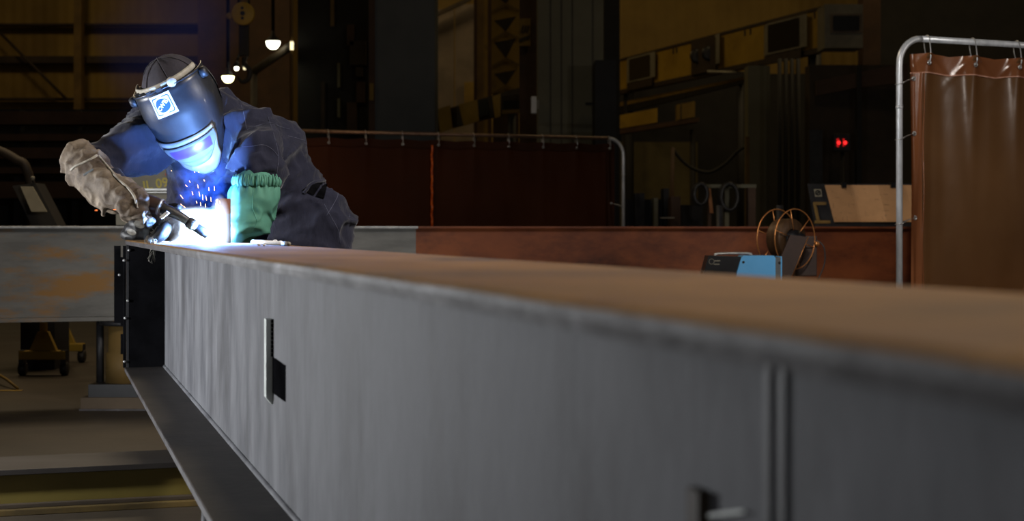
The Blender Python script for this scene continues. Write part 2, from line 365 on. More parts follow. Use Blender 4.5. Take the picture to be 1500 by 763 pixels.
# end stiffener plate, its lit edge and the dark splice plates with bolts
mb=MB(); mb.obox(Bm(0,0,0),U,N,Z,(.006,.02,.012,.134,-HB+TF,-TF)); tag(mb.build('stiffener_plate', M['matt_black'], beam),'matt black plate closing the beam end')
mb=MB(); mb.obox(Bm(0,0,0),U,N,Z,(.005,.021,.004,.012,-HB+TF,-TF)); mb.build('stiffener_edge', M['edge_light'], beam) if False else mb.build('stiffener_edge', M['dark_steel'], beam)
mb=MB()
for z0,z1,t0,t1 in ((-.29,-.02,-.034,-.012),(-.30,-.06,-.012,.004),(-.4,-.33,-.012,.004)):
    mb.obox(Bm(0,0,0),U,N,Z,(-.06,-.045,t0,t1,z0,z1))
mb.obox(Bm(0,0,0),U,N,Z,(-.06,.0,-.004,.004,-.445,-.02))
mb.build('splice_plate', M['matt_black'], beam)
for (t,z) in ((-.004,-.07),(-.001,-.27),(-.003,-.42),(.008,-.21),(.012,-.035),(-.02,-.12)):
    MB().lathe([(0,.008),(.0045,.006),(.005,0),(0,0)], Bm(.022,t,z), U, 8).build('bolt', M['bolt'], beam, True)
# clip bar on the web
def web_pt(px,py,t=.132):
    o=co.location; d=P(px,py,1)-o; q=A0+N*t
    k=(q-o).dot(N)/d.dot(N); return o+d*k
def stz(p): r=p-A0; return r.dot(U), r.dot(N), r.z
s1,_,zt1=stz(web_pt(398,467)); _,_,zb1=stz(web_pt(398,582)); s2,_,_=stz(web_pt(417,550)); _,_,zm1=stz(web_pt(398,522)); _,_,zc1=stz(web_pt(418,536)); _,_,zd1=stz(web_pt(408,582))
mb=MB(); mb.obox(Bm(0,0,0),U,N,Z,(s1-.02,s1+.004,.121,.134,zb1,zt1),bev=.001)
mb.poly([Bm(s1+.004,.121,zb1+.001),Bm(s1+.004,.134,zb1+.001),Bm(s1+.004,.134,zb1-.012),Bm(s1+.004,.131,zb1-.012)],U*-.02)
tag(mb.build('clip_bar', M['clip_pale'], beam),'pale vertical clip bar welded to the web')
mb=MB(); mb.poly([Bm(s1+.004,.1325,zm1),Bm(s2,.1325,zc1),Bm(s2,.1325,zd1),Bm(s1+.004,.1325,zd1)],N*.0015)  # flush black patch and ragged strip paint the bar's cast shadow
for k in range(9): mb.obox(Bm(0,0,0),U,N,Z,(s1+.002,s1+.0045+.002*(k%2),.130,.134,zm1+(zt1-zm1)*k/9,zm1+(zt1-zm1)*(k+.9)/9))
mb.build('clip_shadow', M['matt_black'], beam)
# foreground stiffener strip and small lug on web
sA,_,zA=stz(web_pt(1120,560)); sB,_,_=stz(web_pt(1150,560))
mb=MB(); mb.obox(Bm(0,0,0),U,N,Z,(sA,sA+.007,.1315,.134,-.30,-TF)); mb.obox(Bm(0,0,0),U,N,Z,(sB-.008,sB,.1315,.134,-.30,-TF)); mb.build('stiffener_strip', M['strip'], beam)
sC,_,zC=stz(web_pt(1018,712)); sD,_,zD=stz(web_pt(1036,790)); sE,_,zE=stz(web_pt(1088,751))
mb=MB(); mb.obox(Bm(0,0,0),U,N,Z,(sC,sD,.126,.134,zD-.06,zC)); mb.build('lug', M['girt'], beam)
mb=MB(); mb.poly([web_pt(x,y,.130) for x,y in ((1035,753),(1062,749.5),(1084,747),(1092,751),(1064,754.5),(1036,758))],N*.004)
tag(mb.build('lug_bar', M['clip_pale'], beam),'short bright bar at the lug')
# trestles that carry the main beam
def trestle(s, label):
    r=empty('beam_trestle', Bm(s,.14,-ZT), label, 'trestle')
    mb=MB(); mb.obox(Bm(s,.14,-HB),U,N,Z,(-.05,.05,-.1,.1,-.06,0)); mb.build('top_bar', M['dark_steel'], r)
    for a in (-1,1):
        mb=MB(); mb.tube([Bm(s,.14+a*.08,-HB-.05), Bm(s,.14+a*.1,-ZT+.01)], .02, 8); mb.build('leg', M['dark_steel'], r, True)
    mb=MB(); mb.obox(Bm(s,.14,-ZT),U,N,Z,(-.08,.08,-.13,.13,0,.015)); mb.build('foot_plate', M['dark_steel'], r)
trestle(2.3,'dark steel trestle under the far half of the long beam'); trestle(6.2,'dark steel trestle under the near end of the long beam')
# ------------------------------------------------------------------ things on the beam
def on_top(px,py): 
    d=F_PX*H0/(py-HORIZON); p=P(px,py,d); return p
a=on_top(370,357); b=on_top(423,360.5)
mb=MB(); dv=(b-a); mb.tube([a+Z*.005,a+dv*.3+Z*.0055,a+dv*.82+Z*.005],.0052,8); tag(mb.build('soapstone_stick', M['chalk'], None, True),'white soapstone stick lying on the brown flange beside the worker','soapstone')
mb=MB(); mb.tube([a+dv*.86+Z*.005,a+dv*1.0+Z*.005],.005,8); tag(mb.build('soapstone_stub', M['leather_tip'], None, True),'short pale stub at the right tip of the white soapstone stick','soapstone')
for (px,py,r) in ((379,359.5,.0035),(387,360,.003),(411,355.5,.004),(403,354.5,.005),(398,355,.003)):
    q=on_top(px,py); mb=MB(); bmesh.ops.create_icosphere(mb.bm, subdivisions=2, radius=r, matrix=Matrix.Translation(q+Z*r*.7) @ Matrix.Diagonal((1.4,1,.8,1)))
    tag(mb.build('soapstone_crumb', M['chalk'], None, True),'tiny pale crumb lying next to the white soapstone stick','crumb','crumbs around the soapstone stick')
# upright heat tinted plate beside the arc
pb=on_top(327,356); hgt=(356-291)/F_PX*pb.y
ub=empty('upright_bar',pb,'short upright steel bar with heat tinted orange top beside the welding arc','steel bar')
MB().obox(pb,U,N,Z,(-.03,.03,-.017,.017,0,hgt*.66),bev=.0015).build('bar_body',M['bar_grey'],ub)
tag(MB().obox(pb,U,N,Z,(-.03,.03,-.017,.017,hgt*.66,hgt),bev=.0015).build('heat_tinted_end',M['copper'],ub),'coppery orange heat tinted end')
# ------------------------------------------------------------------ back beam
BD = Vector((0.955,0.296,0)).normalized(); BN=Vector((-.296,.955,0)).normalized()
B0 = P(90,331,7.1); ZB=B0.z
bb=empty('steel_beam', Vector((B0.x,B0.y,ZB-.45)), 'grey and rust-stained steel I-beam lying crosswise behind the worker','steel beam')
def Bk(a,t,z): return Vector((B0.x,B0.y,ZB))+BD*a+BN*t+Z*z
SPL=1.72
for nm,(a0,a1),m in (('web',(-2.2,SPL),'back_beam'),('web',(SPL,7),'back_beam_rust_lit')):
    MB().obox(Bk(0,0,0),BD,BN,Z,(a0,a1,.0,.014,-.43,-.012)).build(nm,M[m],bb)
for (a0,a1),m in (((-2.2,SPL),'edge_light'),((SPL,7),'back_beam_rust_lit')):
    mb=MB().obox(Bk(0,0,0),BD,BN,Z,(a0,a1,-.05,.2,-.012,0),bev=.003); tag(mb.build('top_flange',M[m],bb), 'grey worn steel flange' if m=='edge_light' else 'rust red flange with painted orange curtain light')
MB().obox(Bk(0,0,0),BD,BN,Z,(-2.2,7,-.05,.2,-.45,-.43),bev=.003).build('bottom_flange',M['back_beam'],bb)
# pedestal under it
pr=empty('support_pedestal', P(180,592,7.12)*1, 'short drum-shaped support on a tan plate under the crosswise beam','pedestal')
pr.location.z=0; ped=Vector((pr.location.x,pr.location.y+.08,0))
MB().box(ped+Z*.03,(.36,.3,.06)).build('board',M['tan_board'],pr) 
MB().box(ped+Z*.004+Y*-.01,(.37,.3,.008)).build('base_plate',M['flange_edge'],pr)
MB().box(ped+Z*.09,(.3,.26,.06)).build('black_block',M['panel_black'],pr)
MB().lathe([(0,0),(.1,0),(.1,.14),(.088,.145),(.088,.3),(0,.3)],ped+Z*.12,Z,28).build('drum',M['post_brown'],pr,True)
MB().tube([ped+X*-.13+Z*.1, ped+X*-.13+Z*(ZB-.452)],.018,10).build('jack_screw',M['dark_steel'],pr,True)
MB().lathe([(0,0),(.13,0),(.13,.02),(0,.02)],ped+Z*(ZB-.472),Z,20).build('head_plate',M['dark_steel'],pr,True)
MB().lathe([(.05,0),(.05,ZB-.472-.42),(0,ZB-.472-.42)],ped+Z*.42,Z,16).build('column',M['dark_brown'],pr,True)
r2=empty('beam_trestle', Bk(4.5,.07,-ZB), 'dark steel trestle under the right half of the crosswise beam','trestle')
MB().obox(Bk(4.5,.07,-.45),BD,BN,Z,(-.06,.06,-.13,.13,-.06,0)).build('top_bar',M['dark_steel'],r2)
for a in (-.1,.1): MB().tube([Bk(4.5,.07+a,-.5),Bk(4.5,.07+a*1.2,-ZB+.01)],.022,8).build('leg',M['dark_steel'],r2,True)
# grey marked beam behind the arm, resting on the crosswise beam
gd=7.25
mb=MB(); mb.pbox(170,246,262,329.5,gd,.02); gmb=empty('marked_plate', P(216,329,gd), 'grey steel section with yellow chalk numbers behind the worker\'s arm','steel section')
mb.build('web',M['grey_box'],gmb)
mb=MB(); mb.pbox(170,276,262,279,gd-.03,.03); mb.pbox(170,281,262,282.5,gd-.02,.02); mb.build('rib',M['edge_light'],gmb)
tm=text_mesh('JL 09',.062,.0012)
mb=MB(); q=P(228,270,gd)-Y*.002
tm.transform(Matrix.Translation(q) @ Matrix.Rotation(PI/2,4,'X') @ Matrix.Rotation(.16,4,'Z')); mb.bm.free(); 
link('chalk_marking',tm,M['chalk_yellow'],gmb)
MB().pbox(242,253.5,254,257,gd-.012,.012).build('red_strip',mat('red_strip',(.4,.06,.03),rough=.5),gmb)
# ------------------------------------------------------------------ the worker
hipC=P(442,316,4.62)
worker=empty('person', Vector((hipC.x+.02,hipC.y,0)), 'person in navy coveralls and dark welding helmet bent over the beam holding a welding gun','person')
LH=Vector((.5,-.86,0)).normalized(); LS=Vector((.86,-.5,.03)).normalized(); LM=(LH+LS).normalized()
bd=MB()
bd.loft([(P(436,356,4.62),.145,.12,LH),(P(435,318,4.62),.15,.12,LH),(P(416,281,4.59),.15,.12,(LH*.7+LS*.3)),(P(382,245,4.55),.16,.122,LM),
         (P(348,213,4.52),.168,.112,LS),(P(322,189,4.49),.145,.09,LS),(P(306,168,4.45),.08,.078,LS),(P(292,158,4.41),.06,.06,LS)],28,5)
bd.loft([(P(312,173,4.47),.08,.08,LS),(P(338,181,4.49),.084,.084,LS),(P(370,196,4.51),.085,.085,LM),(P(396,212,4.53),.09,.09,LM),(P(413,240,4.56),.092,.092,LM),(P(428,276,4.59),.1,.1,LH)],22,5)
# hanging jacket front and belly
bd.loft([(P(296,212,4.44),.11,.07,X),(P(292,255,4.48),.1,.07,X),(P(304,303,4.53),.12,.08,X),(P(350,340,4.57),.14,.09,X)],20,4)
# arms
shR=P(246,188,4.45); elR=P(131,238,4.25); wrR=P(180,288,4.07)
bd.loft([(P(285,190,4.48),.08,.08,Y),(shR,.088,.088,Y),(P(190,219,4.33),.07,.076,Y),(P(150,232,4.27),.06,.066,Y),(elR,.056,.06,Y),(P(152,262,4.165),.045,.046,Y),(wrR,.035,.035,Y)],20,5)
# drape under the right sleeve
bd.loft([(P(238,228,4.37),.03,.045,X),(P(205,232,4.31),.02,.04,X),(P(170,241,4.28),.012,.026,X)],14,4)
shL=P(368,207,4.40); elL=P(364,312,4.28)
bd.loft([(P(350,194,4.46),.08,.08,X),(shL,.08,.078,X),(P(378,238,4.31),.07,.067,X),(P(379,257,4.295),.058,.056,X),(P(377,272,4.285),.045,.043,X),(P(374,312,4.28),.035,.035,X),(P(345,326,4.26),.028,.028,Y),(P(285,331,4.2),.024,.024,Y)],20,5)
# legs
for sgn in (1,-1):
    h=hipC+LH*.095*sgn+Vector((0,0,-.04)); k=Vector((h.x-.07,h.y-.03,.48)); a=Vector((h.x-.02,h.y+.01,.09))
    bd.loft([(h+Z*.05,.115,.12,LH),(h+Vector((-.03,-.02,-.16)),.105,.115,LH),(k,.075,.082,LH),(k+(a-k)*.4,.075,.078,LH),(a,.06,.06,LH)],20,5)
me=remesh(bd,.0095,7)
def ridge(p,f,sx=1,sy=1,sz=1):
    v=noise.noise(Vector((p.x*f*sx,p.y*f*sy,p.z*f*sz))); k=max(0,1-abs(v)*2.8); return k*k*(1.6-.6*k)
def rot(p,a): c,s=math.cos(a),math.sin(a); return Vector((p.x*c-p.z*s,p.y,p.x*s+p.z*c))
def folds(co,n):
    w=co+Vector((noise.noise(co*4),noise.noise(co*4+Vector((9,0,0))),noise.noise(co*4+Vector((0,9,0)))))*.06
    q=rot(w,.8 if co.x>-.95 else -.5)
    d=.024*ridge(q,6.0,1.1,.6,.3)+.016*ridge(rot(w,-.3)+Vector((3,1,2)),10,.35,.8,1.1)+.008*ridge(w,22,.5,1,1)
    return d-.016
displace(me,folds)
body=link('coverall',me,M['navy'],worker,True)
bvh=BVHTree.FromPolygons([v.co.copy() for v in me.vertices],[tuple(p.vertices) for p in me.polygons])
def cast(tree,px,py):
    o=co.location; d=(P(px,py,1)-o).normalized(); h,n,i,dist=tree.ray_cast(o,d)
    return h,n
def surf_line(tree,pts,r=.0016,off=.001,m=6,n=6):
    pp=resample([Vector((x,y,0)) for x,y in pts],m); out=[]
    for q in pp:
        h,nn=cast(tree,q.x,q.y)
        if h is not None: out.append(h+nn*off)
    mb=MB()
    # split at depth jumps
    run=[]
    for h in out:
        if run and (h-run[-1]).length>.08:
            if len(run)>2 and len(mb.bm.verts)==0: mb.tube(run,r,n)
            run=[]
        run.append(h)
    if len(run)>2 and len(mb.bm.verts)==0: mb.tube(run,r,n)
    return mb
seams=[[(352,152),(357,166),(361,189)],[(361,190),(372,186),(384,182),(398,180),(412,186),(424,189)],[(422,199),(434,202),(447,206)],
       [(355,215),(370,214),(385,212),(398,218),(408,229)],[(475,299),(485,318),(496,338),(498,356)],
       [(400,274),(418,282),(440,290),(470,297)],[(403,273),(425,264),(450,255),(474,250)],[(493,272),(495,285),(488,300),(478,316)],
       [(505,275),(512,292),(512,318)],[(392,170),(402,200),(408,230),(404,262)],[(330,145),(352,148),(370,156)]]
for sl in seams:
    mb=surf_line(bvh,sl,.0008,.0003); mb.build('seam',M['seam'],body,True)
def surf_patch(tree,quad,nu=14,nv=8,off=.003):
    g=[]
    (a,b,c,d)=[Vector((x,y,0)) for x,y in quad]
    for i in range(nv+1):
        row=[]
        for j in range(nu+1):
            u=j/nu;v=i/nv
            # lens-shaped patch
            q=(a.lerp(b,u)).lerp(d.lerp(c,u),v)
            h,nn=cast(tree,q.x,q.y)
            if h is None: h=P(q.x,q.y,4.6); nn=-Y
            row.append(h+nn*off)
        g.append(row)
    mb=MB(); mb.sheet(g); return mb
tag(surf_patch(bvh,((442,279),(459,265),(472,268),(459,287)),10,8).build('side_vent',M['matt_black'],body,True),'dark open side vent')
tag(surf_patch(bvh,((462,288),(474,270),(480,269),(474,292)),10,8,.004).build('side_vent',M['matt_black'],body,True),'dark open side vent')
mb=surf_line(bvh,[(445,283),(456,270),(470,265),(482,268),(481,280),(470,296)],.0055,.002); mb.build('belt_strap',M['navy'],body,True)
# dirty thighs: darker cloth over the hips
# boots
for sgn in (1,-1):
    h=hipC+LH*.095*sgn; a=Vector((h.x-.02,h.y+.01,0)); f=Vector((-.85,-.52,0)).normalized()
    mb=MB(); mb.loft([(a+f*-.06+Z*.05,.045,.05,LH),(a+f*.05+Z*.05,.05,.05,LH),(a+f*.15+Z*.035,.05,.034,LH),(a+f*.19+Z*.03,.04,.028,LH)],16,4)
    mb.loft([(a+Z*.06,.052,.055,LH),(a+Z*.2,.052,.052,LH)],16,3); mb.build('boot',M['rubber'],worker,True)
# head under the helmet
pit,yaw,rol=math.radians(25),math.radians(-9),math.radians(-22)
ex=Vector((1,0,0)); ef=Vector((0,-1,0)); ez=Vector((0,0,1))
ef2=ef*math.cos(pit)-ez*math.sin(pit); ez2=ez*math.cos(pit)+ef*math.sin(pit)
RR=Matrix.Rotation(rol,3,'Y') @ Matrix.Rotation(yaw,3,'Z')
ex,ef,ez=RR@ex,RR@ef2,RR@ez2
HS=.88
HC=P(236,136,4.2)-(ef*.118+ez*.14)*HS
def HL(x,f,z): return HC+(ex*x+ef*f+ez*z)*HS
mb=MB()
mb.loft([(HL(0,-.02,.12),.05,.06,ex),(HL(0,-.015,.08),.075,.09,ex),(HL(0,-.01,.03),.078,.095,ex),(HL(0,.01,-.04),.066,.08,ex),(HL(0,.025,-.095),.042,.05,ex)],20,4)
mb.chain([HL(0,.082,.02),HL(0,.105,-.02),HL(0,.098,-.03)],[.009,.014,.013],10,3)
mb.chain([HL(-.02,.085,-.062),HL(0,.092,-.06),HL(.02,.085,-.062)],[.006,.008,.006],8,3)
for q in (-1,1):
    mb.chain([HL(q*.08,-.02,.02),HL(q*.085,-.022,-.01),HL(q*.08,-.015,-.035)],[.012,.014,.008],10,3)
    mb.chain([HL(q*.045,.078,.03),HL(q*.02,.085,.03)],[.008,.008],8,3)
mb.chain([HL(0,-.03,-.06),HL(0,-.06,-.14)],[.055,.06],16,3)
hd=link('head',remesh(mb,.006,3),M['skin'],worker,True)
# cap
mb=MB(); g=[]
for i in range(15):
    th=PI/2*i/14; row=[]
    for j in range(49):
        ph=2*PI*j/48; pl=1+.03*math.sin(6*ph+1)*math.sin(th)
        row.append(HL(.1*pl*math.sin(th)*math.sin(ph), -.012+.122*pl*math.sin(th)*math.cos(ph), .10+.112*math.cos(th)*pl))
    g.append(row)
for k in (1,2):
    g.append([HL(.1*math.sin(2*PI*j/48),-.012+.122*math.cos(2*PI*j/48),.10-.03*k) for j in range(49)])
mb.sheet(g); bmesh.ops.remove_doubles(mb.bm,verts=mb.bm.verts,dist=1e-4)
cap=mb.build('skull_cap',M['cap'],worker,True)
for k in range(3):
    ph=k*PI/3+.4
    mb=MB(); mb.tube([HL(.1015*math.sin(t)*math.sin(ph),-.012+.1235*math.sin(t)*math.cos(ph),.10+.1135*math.cos(t)) for t in [(-.5+i/20)*PI*.96 for i in range(21)]],.0012,6); mb.build('seam',M['cap'],cap,True)
# helmet shell
def lerpk(ks,v):
    for (v0,a),(v1,b) in zip(ks,ks[1:]):
        if v<=v1:
            t=(v-v0)/(v1-v0); t=t*t*(3-2*t); return a+(b-a)*t
    return ks[-1][1]
PM=math.radians(112)
WK=[(0,.119),(.3,.127),(.6,.118),(.85,.088),(1,.052)]; FK=[(0,.118),(.3,.134),(.62,.142),(.85,.128),(1,.1)]
def S(phi,v,off=0):
    W=lerpk(WK,v)+off; Fr=lerpk(FK,v)+off
    s,c=math.sin(phi),math.cos(phi)
    x=W*math.copysign(abs(s)**.85,s); f=Fr*math.copysign(abs(c)**.85,c)
    z=.14-v*(.315-.10*min(1,abs(phi)/PM)**2.2)+ (.012*(1-abs(phi)/PM) if v<.001 else 0)
    if phi>math.radians(60) or phi<-math.radians(60): x*=1.0
    return HL(x,f,z)
def spatch(p0,p1,vt,vb,off,nu=24,nv=10):
    g=[]
    for j in range(nv+1):
        row=[]
        for i in range(nu+1):
            u=i/nu; ph=math.radians(p0+(p1-p0)*u); a=vt(u) if callable(vt) else vt; b=vb(u) if callable(vb) else vb
            row.append(S(ph,a+(b-a)*j/nv,off))
        g.append(row)
    mb=MB(); mb.sheet(g); return mb
helmet=spatch(-112,112,0,1,0,56,30).build('welding_helmet',M['shell'],worker,True)
md=helmet.modifiers.new('thickness','SOLIDIFY'); md.thickness=.004; md.offset=-1
tag(helmet,'dark graphite welding helmet with silver lower front')
mb=MB(); mb.tube([S(math.radians(-112+224*i/60),.0,.0) for i in range(61)],.0028,8); mb.build('brow_rim',M['shell'],helmet,True)
mb=MB(); mb.tube([S(math.radians(-112+224*i/60),1,.0) for i in range(61)],.0028,8); mb.build('chin_rim',M['shell'],helmet,True)
fp=spatch(-72,46,lambda u:.50+.03*u,.985,.003,30,16).build('front_plate',M['silver'],helmet,True)
md=fp.modifiers.new('t','SOLIDIFY'); md.thickness=.004; md.offset=0
sm=lambda u: .60+.235*(1-abs(2*u-1)**3.2)
fr=spatch(-42,44,.575,sm,.0065,30,10).build('lens_frame',M['lens_frame'],helmet,True)
md=fr.modifiers.new('t','SOLIDIFY'); md.thickness=.006; md.offset=0
spatch(-31,32,.605,.71,.0105,20,6).build('lens',M['lens'],helmet,True)
spatch(-24,28,lambda u:.745+.02*(1-(2*u-1)**2),lambda u:.762+.025*(1-(2*u-1)**2),.0105,20,3).build('lens_slot',M['dark_blue'],helmet,True)
mb=MB(); rimp=[S(math.radians(-42+86*i/30),.575,.0075) for i in range(31)]+[S(math.radians(44-86*i/30),sm(1-i/30),.0075) for i in range(31)]
mb.tube(rimp,.0018,6,closed=True); mb.build('frame_rim',M['dark_steel'],helmet,True)
# sticker: white square, blue rounded border, blue disc, letters CWB
PH0,V0=math.radians(-5),.12
def SL(a,b,off): return S(PH0+a/.128, V0-b/.30, off)
st=spatch(math.degrees(PH0-.031/.128),math.degrees(PH0+.031/.128),V0-.034/.30,V0+.034/.30,.0012,12,8).build('sticker',M['white'],helmet,True)
def rr(h,r,k=8):
    out=[]
    for cx,cy,a0 in ((h-r,h-r,0),(-h+r,h-r,90),(-h+r,-h+r,180),(h-r,-h+r,270)):
        for i in range(k+1):
            a=math.radians(a0+90*i/k); out.append((cx+r*math.cos(a),cy+r*math.sin(a)))
    return out
mb=MB(); o1=rr(.0255,.007); o2=rr(.0225,.005)
mb.sheet([[SL(a,b*1.08,.0022) for a,b in o1+o1[:1]],[SL(a,b*1.08,.0022) for a,b in o2+o2[:1]]]); mb.build('blue_border',M['blue'],helmet)
mb=MB(); mb.sheet([[SL(.0195*r*math.cos(2*PI*k/36),1.08*.0195*r*math.sin(2*PI*k/36),.0022) for k in range(37)] for r in (.02,.35,.7,1)]); mb.build('blue_disc',M['blue'],helmet)
lt=text_mesh('CWB',.0158,.0006)
for v in lt.vertices:
    x,y=v.co.x,v.co.y; c,s=math.cos(.6),math.sin(.6); v.co=SL(x*c-y*s,(x*s+y*c)*1.08,.0032)
link('letters',lt,M['white'],helmet)
# headgear band, knob, pivots
def HB_(phi,z,ra=.107,rf=.122): return HL(ra*math.sin(phi),-.006+rf*math.cos(phi),z)
g=[]
for k,(zz,dd) in enumerate(((.142,.004),(.146,.008),(.158,.008),(.163,.004))):
    g.append([HB_(math.radians(-95+180*i/40),zz+.006*math.cos(math.radians(-95+180*i/40)),.099+dd,.114+dd) for i in range(41)])
mb=MB(); mb.sheet(g); hb=mb.build('headgear_band',M['band'],helmet,True); md=hb.modifiers.new('t','SOLIDIFY'); md.thickness=.003; md.offset=-1
for ph in (-52,-36,-20,0):
    p0=HB_(math.radians(ph),.152,.112,.127); MB().obox(p0,ex,ef,ez,(-.008,.008,-.002,.003,-.005,.005)).build('band_slot',M['dark_steel'],helmet)
kp=HB_(math.radians(24),.157,.111,.126); MB().lathe([(0,.006),(.012,.006),(.014,.003),(.014,-.004),(0,-.004)],kp,(ef*.9+ex*.4),20).build('band_knob',M['band'],helmet,True)
for q in (-1,1):
    pk=S(q*math.radians(80),.06,.0); MB().lathe([(0,.018),(.013,.018),(.016,.013),(.016,0),(0,0)],pk,ex*q,16).build('pivot_knob',M['dark_steel'],helmet,True)
# side flap behind the right edge
g=[[S(math.radians(100+ i*6),.1+.55*j/8,.004-.001*i) for i in range(5)] for j in range(9)]
mb=MB(); mb.sheet(g); fl2=mb.build('side_flap',M['dark_blue'],helmet,True)
# collar
mb=MB(); cc=P(297,160,4.25); mb.loft([(P(314,172,4.46),.09,.08,LS),(P(298,158,4.42),.076,.072,LS)],24,4); 
cl=remesh(mb,.008,3); displace(cl,lambda c,n:.004*ridge(c,14)); link('collar',cl,M['navy'],worker,True)
# ---------------- right gauntlet (image left)
gl=MB()
gl.loft([(P(119,234,4.235),.060,.058,Y),(P(140,262,4.16),.060,.060,Y),(P(166,281,4.10),.052,.052,Y),(P(186,291,4.055),.044,.040,Y),(P(204,300,4.03),.030,.044,Y)],22,5)
gl.chain([P(150,280,4.10),P(151,300,4.08),P(152,315,4.075)],[.026,.018,.009],12,4)   # loose leather under the cuff
for i in range(4):
    gl.chain([P(181+8*i,297+3*i,4.02),P(181+9*i,311+2.5*i,4.0),P(187+9*i,319+2*i,4.045),P(195+9*i,315+2*i,4.085)],[.0165,.0145,.0135,.011],10,4)
gl.chain([P(185,283,4.05),P(200,284,4.03),P(214,290,4.02)],[.019,.016,.012],12,4)
gme=remesh(gl,.0045,3)
displace(gme,lambda c,n:.012*ridge(rot(c+Vector((noise.noise(c*9),0,noise.noise(c*9+X)))*.03,-.7),11,.35,1,1)+.005*ridge(c,26)-.006)
rg=link('right_glove',gme,M['leather'],worker,True); tag(rg,'tan leather gauntlet gripping the gun')
gb=BVHTree.FromPolygons([v.co.copy() for v in gme.vertices],[tuple(p.vertices) for p in gme.polygons])
mb=surf_line(gb,[(144,228),(160,247),(172,262),(186,274),(197,288),(201,305)],.0035,.0005); mb.build('welt_seam',M['band'],rg,True)
mb=surf_line(gb,[(104,249),(112,243),(124,238),(134,233),(142,228)],.004,.0005); mb.build('cuff_hem',M['band'],rg,True)
tag(surf_patch(gb,((122,255),(136,247),(137,250),(123,258)),6,3,.001).build('ink_mark',M['dark_blue'],rg,True),'dark blue ink mark on the cuff')
# ---------------- left glove under the gun
gl=MB()
gl.loft([(P(262,333,4.17),.036,.04,Y),(P(246,331,4.13),.037,.044,Y),(P(232,328,4.10),.03,.044,Y),(P(218,324,4.10),.024,.04,Y)],18,4)
for i in range(4):
    gl.chain([P(228-4*i,314+7.5*i,4.10),P(207-6*i,314+8.5*i,4.075),P(200-5.5*i,318+8.5*i,4.04),P(212-5*i,321+8*i,4.02),P(224-5*i,323.5+7.5*i,4.025)],[.0155,.0145,.0135,.013,.0115],12,4)
gl.chain([P(250,318,4.11),P(252,305,4.115),P(262,303,4.105)],[.018,.015,.012],12,4)
gme=remesh(gl,.0036,2)
displace(gme,lambda c,n:.002*ridge(c,34)-.001)
lg=link('left_glove',gme,M['leather_dark'],worker,True); tag(lg,'black glove supporting the gun from below')
gb2=BVHTree.FromPolygons([v.co.copy() for v in gme.vertices],[tuple(p.vertices) for p in gme.polygons])
def tip_patch(cx,cy,a,b,ang,name='lit_fingertip',m='leather_tip'):
    g=[]
    for r in (.05,.4,.7,1):
        row=[]
        for k in range(21):
            t=2*PI*k/20; x=a*r*math.cos(t); y=b*r*math.sin(t)
            h,nn=cast(gb2,cx+x*math.cos(ang)-y*math.sin(ang),cy+x*math.sin(ang)+y*math.cos(ang))
            row.append((h+nn*.0012) if h is not None else None)
        g.append(row)
    if any(p is None for r in g for p in r):
        c=[p for r in g for p in r if p is not None]
        if not c: return
        g=[[p or c[0] for p in r] for r in g]
    mb=MB(); mb.sheet(g); tag(mb.build(name,M[m],lg,True),'pale patch painted as light on the fingertip')
for args in ((218,321,6,5,.1),(204,329,8,5,.35),(193,340,7,4.5,.3)): tip_patch(*args)  # pale patches paint the light catching the fingertips
# frayed cuff of the left glove
fr=MB(); rnd=random.Random(3)
for k in range(70):
    t=rnd.random(); base=P(212,350,4.05).lerp(P(246,322,4.055),t)+Vector((rnd.uniform(-.006,.006),rnd.uniform(-.01,.004),rnd.uniform(-.004,.004)))
    pts=[base]; d=Vector((rnd.uniform(-.3,1),rnd.uniform(-.3,.3),rnd.uniform(-1,.3))).normalized()
    for q in range(4):
        d=(d+Vector((rnd.uniform(-.6,.6),rnd.uniform(-.4,.4),rnd.uniform(-.6,.4)))).normalized(); pts.append(pts[-1]+d*rnd.uniform(.003,.006))
    fr.tube(pts,.0008,5,m=2)
for k in range(9):
    b0=P(226+rnd.uniform(-4,4),350,4.0); pts=[b0]
    tgt=P(219 if k%2 else 225,386-k,3.99)
    for q in range(1,7): pts.append(b0.lerp(tgt,q/6)+Vector((rnd.uniform(-.005,.005),rnd.uniform(-.003,.003),0)))
    fr.tube(pts,.0009,5,m=2)
f_=fr.build('frayed_edge',M['leather_tip'],lg,True); f_['kind']='stuff'
mb=MB(); mb.loft([(P(226,350,4.02),.009,.012,X),(P(236,344,4.03),.016,.02,X),(P(243,333,4.05),.016,.02,X)],12,3); mb.build('cuff_edge',M['leather_dark'],lg,True)
# ---------------- green sleeve
sl=MB()
sl.loft([(P(376,268,4.285),.059,.058,X),(P(375,280,4.285),.069,.068,X),(P(370,297,4.28),.075,.073,X),(P(359,316,4.265),.064,.064,(X+Y).normalized()),(P(340,328,4.26),.058,.054,Y),(P(318,329,4.245),.047,.043,Y),(P(285,331,4.21),.042,.04,Y),(P(258,332,4.18),.04,.038,Y)],40,6)
sme=remesh(sl,.0048,2)
tc=P(376,267,4.285)
def puck(c,n):
    k=(tc.z+.004-c.z); r=c-Vector((tc.x,tc.y,0)); a=math.atan2(r.y,r.x)
    d=0
    if -.02<k<.05: d+=.0045*math.sin(a*17+2*noise.noise(c*8))*max(0,1-abs(k-.012)/.04)
    if k>.05:
        w=c+Vector((noise.noise(c*7),noise.noise(c*7+Vector((5,0,0))),noise.noise(c*7+Vector((0,5,0)))))*.03
        q=rot(w,-.55); f=min(1,(k-.05)/.05)
        an=math.atan2(c.z-.855,c.x+.86); d+=f*.005*math.sin(an*11+3*noise.noise(c*6))*min(1,max(0,(c.x+.86)/.06))
        d+=f*(.02*ridge(q,9,.42,.6,1.3)+.009*ridge(w,20,.5,1,1)-.009)
    return d
displace(sme,puck)
